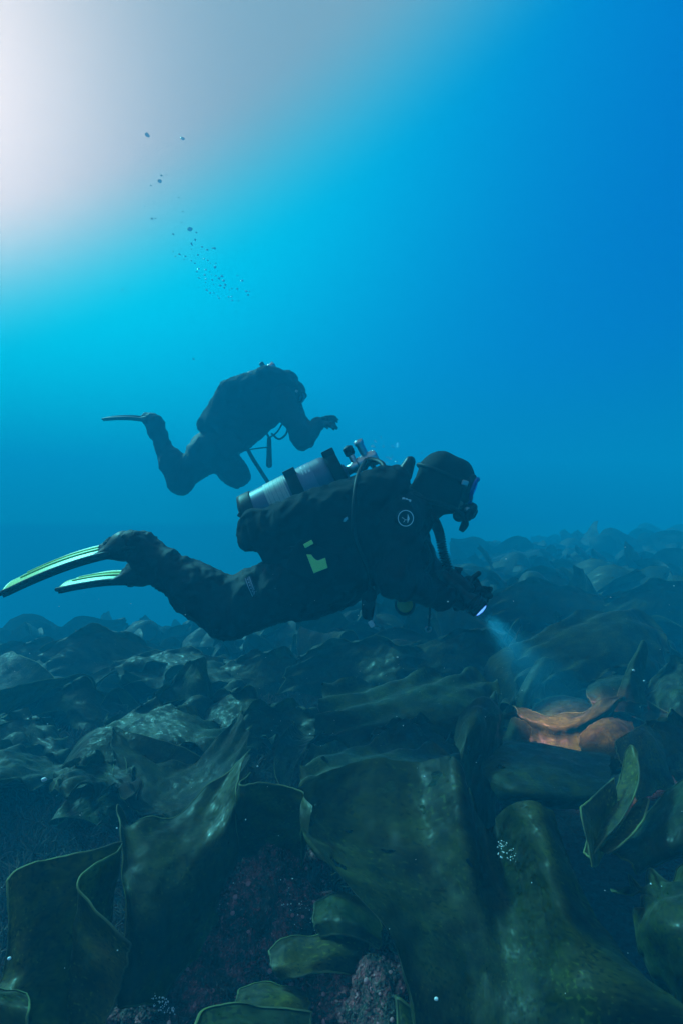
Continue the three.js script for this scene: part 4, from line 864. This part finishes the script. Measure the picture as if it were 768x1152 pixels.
  const tq = V().subVectors(aim, tB).normalize(), along = tDir.clone().lerp(tq, 0.25).normalize(), tail = tB.clone().addScaledVector(along, -0.20);
  part('torch_body', turned(tail, tB, [[0, 0], [0.018, 0], [0.022, 0.006], [0.022, 0.125], [0.030, 0.145], [0.038, 0.160], [0.038, 0.196], [0.034, 0.2], [0.033, 0.192], [0, 0.19]], 28), D.plastic, tor);
  for (let i = 0; i < 4; i++) part('cooling_ring', turned(tail.clone().addScaledVector(along, 0.150 + i * 0.011), tB, [[0.036, 0], [0.0415, 0.001], [0.0415, 0.005], [0.036, 0.006]], 28), D.plastic, tor);
  part('battery_housing', mergeGeometries([put(new RoundedBoxGeometry(0.115, 0.085, 0.075, 4, 0.018), frameOf(J(514, 659, 0.10), along, V(0.5, 0.86, 0))), turned(J(514, 648, 0.10), J(517, 630, 0.10), [[0.012, 0], [0.012, 0.022], [0.016, 0.024], [0.016, 0.034], [0, 0.036]], 16).toNonIndexed()]), D.plastic, tor);
  part('grip', skin([[tail.clone().addScaledVector(along, 0.09), J(520, 672, 0.07), 0.018, 0.017], [J(520, 672, 0.07), J(513, 684, 0.07), 0.017, 0.015]], 0.01, 0.005), D.rubber, tor);
  part('bracket', hose([tail.clone().addScaledVector(along, 0.13), J(530, 652, 0.09), J(538, 645, 0.09)], 0.010, 24), D.plastic, tor);
  part('lens', turned(tB.clone().addScaledVector(along, -0.009), tB.clone().addScaledVector(along, 1), [[0.0325, 0], [0.030, 0.006], [0.02, 0.012], [0, 0.015]], 28), std([0.5, 0.6, 0.8], { emissive: new THREE.Color().setRGB(0.10, 0.30, 1.0), emissiveIntensity: 1.6, roughness: 0.2 }), tor);
  const lamp = new THREE.SpotLight(new THREE.Color().setRGB(1.0, 0.48, 0.46), 7.0, 0, 0.44, 1.0, 2);
  lamp.name = 'torch_beam'; lamp.position.copy(tB).addScaledVector(along, 0.03); lamp.target.position.copy(aim); lamp.castShadow = true; lamp.shadow.radius = 1.5;
  scene.add(lamp, lamp.target); shadows(tor);
}

// ---- the far diver
{
  const J = (px, py, off = 0) => at(px, py, 5.2 - off / NEARER);
  const p = thing('person', 'farther diver hazed blue, hunched forward above the nearer diver with one knee drawn up', 'person');
  const legs = [
    [J(236, 506, 0.10), J(204, 541, 0.12), J(176, 486, 0.10), J(176, 474, 0.10), J(166, 471, 0.10), J(122, 470, 0.10)],
    [J(244, 510, -0.06), J(266, 534, 0.06), J(250, 522, -0.36), J(248, 518, -0.42), J(246, 520, -0.50), J(236, 512, -1.0)]];
  const arms = [[J(322, 460, 0.18), J(341, 494, 0.22), J(356, 479, 0.14)], [J(326, 458, -0.18), J(345, 490, -0.2), J(358, 476, -0.02)]];
  const bones = [
    [J(310, 450, 0.09), J(270, 482, 0.09), 0.17, 0.17], [J(310, 450, -0.09), J(270, 482, -0.09), 0.17, 0.17],
    [J(272, 482, 0.06), J(234, 508, 0.07), 0.17, 0.155], [J(272, 482, -0.06), J(234, 508, -0.07), 0.17, 0.155],
    [J(318, 452, 0.14), J(318, 452, -0.14), 0.105, 0.105], [J(318, 450), J(326, 446), 0.09, 0.08]];
  legs.forEach(([h, k, a, he, to]) => bones.push([h, k, 0.15, 0.105], [k, k.clone().lerp(a, 0.35), 0.10, 0.09], [k.clone().lerp(a, 0.35), a, 0.09, 0.06], [a, he, 0.056, 0.05], [he, to, 0.05, 0.04]));
  arms.forEach(([s, e, w]) => bones.push([s, e, 0.095, 0.08], [e, w, 0.078, 0.055]));
  part('drysuit', skin(bones, 0.06, 0.016, { folds: 0.018 }), D.suit, p);
  part('glove', skin(handBones(J(357, 478, 0.13), V(0.9, 0.1, -0.1), V(0.2, -0.6, -0.5), V(0, 0.6, 0.4), 0.35), 0.009, 0.006, { margin: 0.02 }), D.glove, p);
  part('glove', skin(handBones(J(359, 475, -0.03), V(0.9, 0.25, 0.1), V(0.2, -0.6, 0.5), V(0, 0.6, -0.4), 0.4), 0.009, 0.006, { margin: 0.02 }), D.glove, p);
  const H = addHead(p, J(328, 441), V(0.80, -0.58, 0.15), V(0.58, 0.80, 0), J(318, 452), false);
  addFin(p, legs[0][3], legs[0][4], legs[0][5], V(0.05, 0.9, 0.25), 0.22, false);
  addFin(p, legs[1][3], legs[1][4], legs[1][5], V(0, 1, 0.1), 0.22, false);
  const bc = new THREE.Group(); bc.name = 'buoyancy_jacket'; p.add(bc);
  const cell = [];
  for (const e of [1, -1]) cell.push([J(236, 478, 0.12 * e), J(264, 446, 0.16 * e), 0.10, 0.14], [J(264, 446, 0.16 * e), J(300, 430, 0.17 * e), 0.14, 0.13], [J(300, 430, 0.15 * e), J(325, 428, 0.10 * e), 0.11, 0.08], [J(250, 476, 0.14 * e), J(296, 450, 0.16 * e), 0.14, 0.13]);
  part('air_cell', skin(cell, 0.05, 0.015, { folds: 0.016 }), D.jacket, bc);
  { const pts = []; for (let i = 0; i <= 32; i++) { const a = i / 32 * 2 * Math.PI, c = Math.cos(a); pts.push(J(254 + 20 * c, 496 + 29 * c, 0.27 * Math.sin(a))); } part('waist_belt', new THREE.TubeGeometry(new THREE.CatmullRomCurve3(pts, true), 64, 0.028, 8, true), D.web, bc); }
  part('pocket', put(new RoundedBoxGeometry(0.2, 0.2, 0.07, 3, 0.03), frameOf(J(258, 500, 0.27), V(0.75, 0.6, 0), V(-0.6, 0.75, 0))), D.jacket, bc);
  shadows(p);
  const T = addTank('hazy scuba tank on the back of the farther diver', J(243, 462), J(296, 420), 0.092, null, true);
  const reg = thing('regulator', 'hazy regulator and dangling hoses of the farther diver', 'regulator');
  const fs = T.up(T.L + 0.06);
  part('first_stage', turned(T.up(T.L + 0.03), T.up(T.L + 1), [[0, 0.02], [0.034, 0.022], [0.036, 0.06], [0.028, 0.066], [0.034, 0.1], [0, 0.108]], 20), D.steel, reg);
  secondStage(reg, H.P);
  part('hose', hose([fs, J(318, 420, 0.14), J(334, 434, 0.20), J(340, 448, 0.16), H.P(0.125, -0.074, 0.055)], 0.011, 50), D.rubber, reg);
  part('hose', hose([fs, J(300, 440, -0.2), J(296, 480, -0.2), J(303, 494, 0), J(303, 524, 0.02)], 0.010, 50), D.rubber, reg);
  part('gauge_console', skin([[J(303, 494, 0.0), J(303, 523, 0.02), 0.020, 0.028]], 0.01, 0.008), D.rubber, reg);
  part('hose', hose([J(306, 488, 0.05), J(314, 494, 0.05), J(322, 488, 0.05), J(323, 478, 0.05), J(316, 474, 0.05)], 0.009, 40), D.rubber, reg);
  part('hose', hose([J(318, 476, 0.08), J(312, 486, 0.08), J(304, 492, 0.06)], 0.007, 30), D.rubber, reg);
  part('lanyard', hose([J(270, 508, 0.1), J(286, 505, 0.1), J(303, 503, 0.04)], 0.006, 30), D.rubber, reg);
  part('spare_hose', hose([J(276, 500, -0.1), J(284, 515, -0.05), J(291, 526, 0.0), J(300, 540, 0.0), J(308, 552, 0.0)], 0.018, 40), D.rubber, reg);
  shadows(reg); shadows(T.g);
}

// ---------------------------------------------------------------- rocks, turf, bubbles, drifting specks
reseed(99);
function rock(label, px, py, d, sx, sy, sz, seed, group) {
  const c = at(px, py, d), g = thing('crusted_rock', label, 'rock', group, c);
  const s = new THREE.IcosahedronGeometry(1, 24), p = s.attributes.position, v = V();
  const pits = []; reseed(seed * 31); for (let i = 0; i < 7; i++) pits.push([V(rr(-1, 1), rr(-0.2, 1), rr(-0.3, 1)).normalize(), rr(0.10, 0.22)]);
  for (let i = 0; i < p.count; i++) {
    v.fromBufferAttribute(p, i); const n = v.clone();
    let r = 1 + 0.62 * fbm(n.x * 1.6 + seed, n.y * 1.3, n.z * 1.3, 2) + 0.26 * fbm(n.x * 4 + seed, n.y * 4, n.z * 4, 3) + 0.05 * ns(n.x * 14, n.y * 14, n.z * 14 + seed);
    for (const [q, w] of pits) { const a = n.distanceTo(q) / w; if (a < 1) r -= 0.16 * (1 - a * a); }
    p.setXYZ(i, n.x * r * sx, n.y * r * sy, n.z * r * sz);
  }
  const m = mergeVertsByPlace(s), q = m.attributes.position;
  part('stone', boxUV(m, seed), M.rock, g);
  // crust knobs standing out of the stone
  const nb = 26, knobs = []; for (let i = 0; i < nb; i++) { const k = Math.floor(rnd() * q.count), r = rr(0.002, 0.006), kg = new THREE.IcosahedronGeometry(r, 2); kg.scale(1, rr(0.5, 0.9), 1); knobs.push(shift(kg, V(q.getX(k), q.getY(k), q.getZ(k)))); }
  part('crust', mergeGeometries(knobs), M.crust, g).userData.kind = 'stuff';
  return g;
}
function mergeVertsByPlace(g) {
  const p = g.attributes.position, map = new Map(), pos = [], idx = [];
  for (let i = 0; i < p.count; i++) { const key = [p.getX(i), p.getY(i), p.getZ(i)].map((x) => Math.round(x * 1e5)).join(); if (!map.has(key)) { map.set(key, pos.length / 3); pos.push(p.getX(i), p.getY(i), p.getZ(i)); } idx.push(map.get(key)); }
  return geom(pos, idx);
}
M.crust = std([0.42, 0.16, 0.18], { roughness: 0.8 });
M.speck = std([0.8, 0.85, 0.85], { roughness: 0.5 });
rock('pink crusted rock with a dark pit at the bottom edge, beside the saddled frond', 392, 1126, .95, 0.085, 0.05, 0.06, 1);
rock('long pink ridge of rock running to the bottom edge under the saddled frond', 432, 1132, .90, 0.062, 0.040, 0.08, 2);
rock('mottled pinkish rock in the gap below the squarish dark frond', 288, 1022, 1.22, 0.085, 0.10, 0.09, 3);
rock('low dark rock with pink patches between the left fronds and small green blades', 232, 1092, 1.14, 0.12, 0.07, 0.10, 4);
rock('small shaded rock under the roll of the saddled frond', 338, 990, 1.34, 0.07, 0.08, 0.08, 5);
rock('dark rock with white flecks near the bottom edge left of the low green blade', 190, 1136, 1.04, 0.10, 0.06, 0.08, 6);
rock('shaded rock deep behind the small teal blade', 330, 1050, 1.20, 0.12, 0.09, 0.09, 7);
rock('pinkish rock showing at the bottom edge next to the narrow pale-rimmed blade', 372, 1156, .93, 0.05, 0.035, 0.05, 8);

// small pale growths on the rocks and in the folds: patches of tiny white beads
function beads(label, px, py, d, n, w, h, seed) {
  reseed(seed); const gs = [];
  for (let i = 0; i < n; i++) { const g = new THREE.IcosahedronGeometry(rr(0.0004, 0.0013), 1); const a = rr(-1, 1), b = rr(-1, 1); shift(g, at(px + a * w, py + b * h * (1 - 0.4 * a) + a * w * 0.5, d - 0.02 + rr(-0.02, 0.02))); gs.push(g); }
  const m = new THREE.Mesh(mergeGeometries(gs), M.speck); m.name = numbered('white_growth'); tag(m, label, 'growth', null, 'stuff'); shadows(m); scene.add(m);
}
beads('patch of tiny white beads in the dip of the saddled frond', 578, 962, 1.00, 90, 19, 8, 1);
beads('scatter of tiny white beads on the mottled pinkish rock', 284, 1030, 1.19, 70, 24, 26, 2);
beads('scatter of tiny white beads right of the mottled rock', 336, 1030, 1.16, 46, 20, 22, 3);
beads('cluster of tiny bluish white beads at the bottom left', 184, 1130, .96, 50, 13, 9, 4);

// filamentous turf on the seabed at the left
{
  const strands = []; reseed(61);
  for (let i = 0; i < 9; i++) {
    const a = rr(0, 6.28), l = rr(0.04, 0.085), lean = rr(0.2, 0.8), pts = [];
    for (let k = 0; k <= 4; k++) { const t = k / 4; pts.push(V(Math.cos(a) * lean * l * t * t + 0.006 * Math.sin(k * 2 + i), l * t, Math.sin(a) * lean * l * t * t + 0.006 * Math.cos(k * 3 + i))); }
    const c = new THREE.CatmullRomCurve3(pts); strands.push(new THREE.TubeGeometry(c, 5, 0.0016, 4));
    if (i % 2) strands.push(new THREE.TubeGeometry(new THREE.CatmullRomCurve3([pts[2], pts[2].clone().add(V(rr(-.02, .02), .014, rr(-.02, .02))), pts[3].clone().add(V(rr(-.03, .03), .012, rr(-.03, .03)))]), 4, 0.0012, 4));
  }
  const g = mergeGeometries(strands), n = 7000, im = new THREE.InstancedMesh(g, std([0.085, 0.070, 0.055], { roughness: 0.9 }), n), m = new THREE.Matrix4(), q = new THREE.Quaternion(), e = new THREE.Euler(), col = new THREE.Color();
  for (let i = 0; i < n; i++) {
    const d = 0.75 + 2.6 * Math.pow(rnd(), 1.2), x = -d * 0.78 + d * 0.95 * rnd(), s = rr(0.5, 1.3);
    im.setMatrixAt(i, m.compose(V(x, groundY(x, -d) - 0.006, -d), q.setFromEuler(e.set(rr(-.4, .4), rr(0, 6.28), rr(-.4, .4))), V(s, s, s)));
    const k = rr(0.5, 1.3); im.setColorAt(i, col.setRGB(k, k * rr(0.7, 1.1), k * rr(0.6, 1)));
  }
  im.name = 'algae_turf'; tag(im, 'dark fine algae turf covering the seabed at the left', 'algae', null, 'stuff'); im.castShadow = im.receiveShadow = true; scene.add(im);
}

// bubbles
{
  M.bubble = new THREE.MeshPhysicalMaterial({ color: 0xffffff, transmission: 1, thickness: 0, roughness: 0.04, ior: 1.9 });
  M.film = new THREE.MeshPhysicalMaterial({ color: new THREE.Color().setRGB(0.50, 0.68, 0.80), transmission: 0.92, thickness: 0, roughness: 0.2, ior: 1.6 });
  const bubble = (px, py, d, r, label, group, m = M.film) => { if (m === M.film) r *= r > 0.0055 ? 0.72 : 1.0;
    const g = new THREE.IcosahedronGeometry(r, 3), p = g.attributes.position, k = rr(0, 9);
    for (let i = 0; i < p.count; i++) { const x = p.getX(i), y = p.getY(i), z = p.getZ(i), f = 1 + 0.16 * ns(x / r * 0.9 + k, y / r * 0.9, z / r * 0.9); p.setXYZ(i, x * f * 1.12, (y > 0 ? y * 0.66 : y * 0.42) * f, z * f); }
    const o = new THREE.Mesh(mergeVertsByPlace(g), m); o.name = numbered('air_bubble'); o.position.copy(at(px, py, d)); o.rotation.set(rr(-.3, .3), rr(0, 6), rr(-.4, .4)); tag(o, label, 'bubble', group); shadows(o); scene.add(o);
  };
  reseed(17);
  bubble(214, 258, 2.4, 0.0135, 'largest flattened bubble, high in the loose trail below the bright surface');
  bubble(252, 316, 2.4, 0.009, 'wide flat bubble in the middle of the trail of bubbles');
  bubble(138, 326, 2.4, 0.007, 'lone bubble left of the trail, at the lower edge of the bright surface');
  bubble(218, 404, 2.4, 0.006, 'lone bubble above the farther diver, below the trail');
  bubble(166, 152, 2.4, 0.013, 'faint flattened bubble highest up against the bright surface');
  bubble(206, 156, 2.4, 0.010, 'faint bubble high against the bright surface, right of the highest one');
  bubble(180, 204, 2.4, 0.012, 'faint bubble midway between the highest bubbles and the largest one');
  for (let i = 0; i < 60; i++) { const t = rnd(); bubble(205 + t * 62 + rr(-22, 22), 262 + t * 78 + rr(-18, 14), 2.4, rr(0.0022, 0.0058), 'small bubble in the loose trail rising above the farther diver', 'small bubbles of the trail'); }
  for (let i = 0; i < 9; i++) bubble(172 + rr(-10, 34), 186 + rr(-6, 60), 2.4, rr(0.002, 0.005), 'faint small bubble in the thin upper end of the trail', 'faint small bubbles of the upper trail');
  for (let i = 0; i < 18; i++) bubble(418 + rr(0, 1) * 30, 522 - rr(0, 1) * 26, 2.2 + rr(-.05, .05), rr(0.003, 0.008), 'bright bubble clinging round the tank valve of the nearer diver', 'bubbles round the tank valve', M.bubble);
  bubble(428, 492, 2.4, 0.006, 'single bubble just above the tank valve of the nearer diver', null, M.bubble);
  bubble(474, 510, 2.4, 0.0045, 'single tiny bubble above the hood of the nearer diver', null, M.bubble);
}
// specks drifting in the water
{
  reseed(303); const n = 300, im = new THREE.InstancedMesh(new THREE.IcosahedronGeometry(1, 1), M.speck, n), m = new THREE.Matrix4(), q = new THREE.Quaternion();
  for (let i = 0; i < n; i++) { const d = 0.55 + 3.2 * rnd(), px = rr(-40, 810), py = lerp(610, 1150, Math.pow(rnd(), 0.8)), s = rr(0.0003, 0.0009) * (rnd() < 0.04 ? 1.7 : 1), p = at(px, py, d); if (p.y < groundY(p.x, p.z)) p.y = groundY(p.x, p.z) + 0.3; im.setMatrixAt(i, m.compose(p, q, V(s * rr(.7, 1.6), s, s))); }
  im.name = 'drifting_specks'; tag(im, 'tiny pale specks drifting in the water', 'specks', null, 'stuff'); scene.add(im);
  const one = (px, py, d, r, label) => { const g = new THREE.IcosahedronGeometry(r, 2), p = g.attributes.position; for (let i = 0; i < p.count; i++) { const f = 1 + 0.4 * ns(p.getX(i) / r * 1.4 + px, p.getY(i) / r * 1.4, p.getZ(i) / r * 1.4); p.setXYZ(i, p.getX(i) * f * 1.3, p.getY(i) * f, p.getZ(i) * f); } const o = new THREE.Mesh(mergeVertsByPlace(g), M.speck); o.name = numbered('white_fleck'); o.position.copy(at(px, py, d)); tag(o, label, 'fleck'); shadows(o); scene.add(o); };
  one(50, 877, 1.75, 0.0062, 'bright white fleck on the dark turf at the left');
  one(290, 862, 1.34, 0.0016, 'tiny white fleck over the tip of the squarish frond');
  one(490, 1124, .74, 0.0020, 'elongated pale fleck low on the saddled frond');
  one(712, 754, 2.0, 0.0035, 'white fleck above the torch-lit kelp on the right');
}

renderer.render(scene, camera);
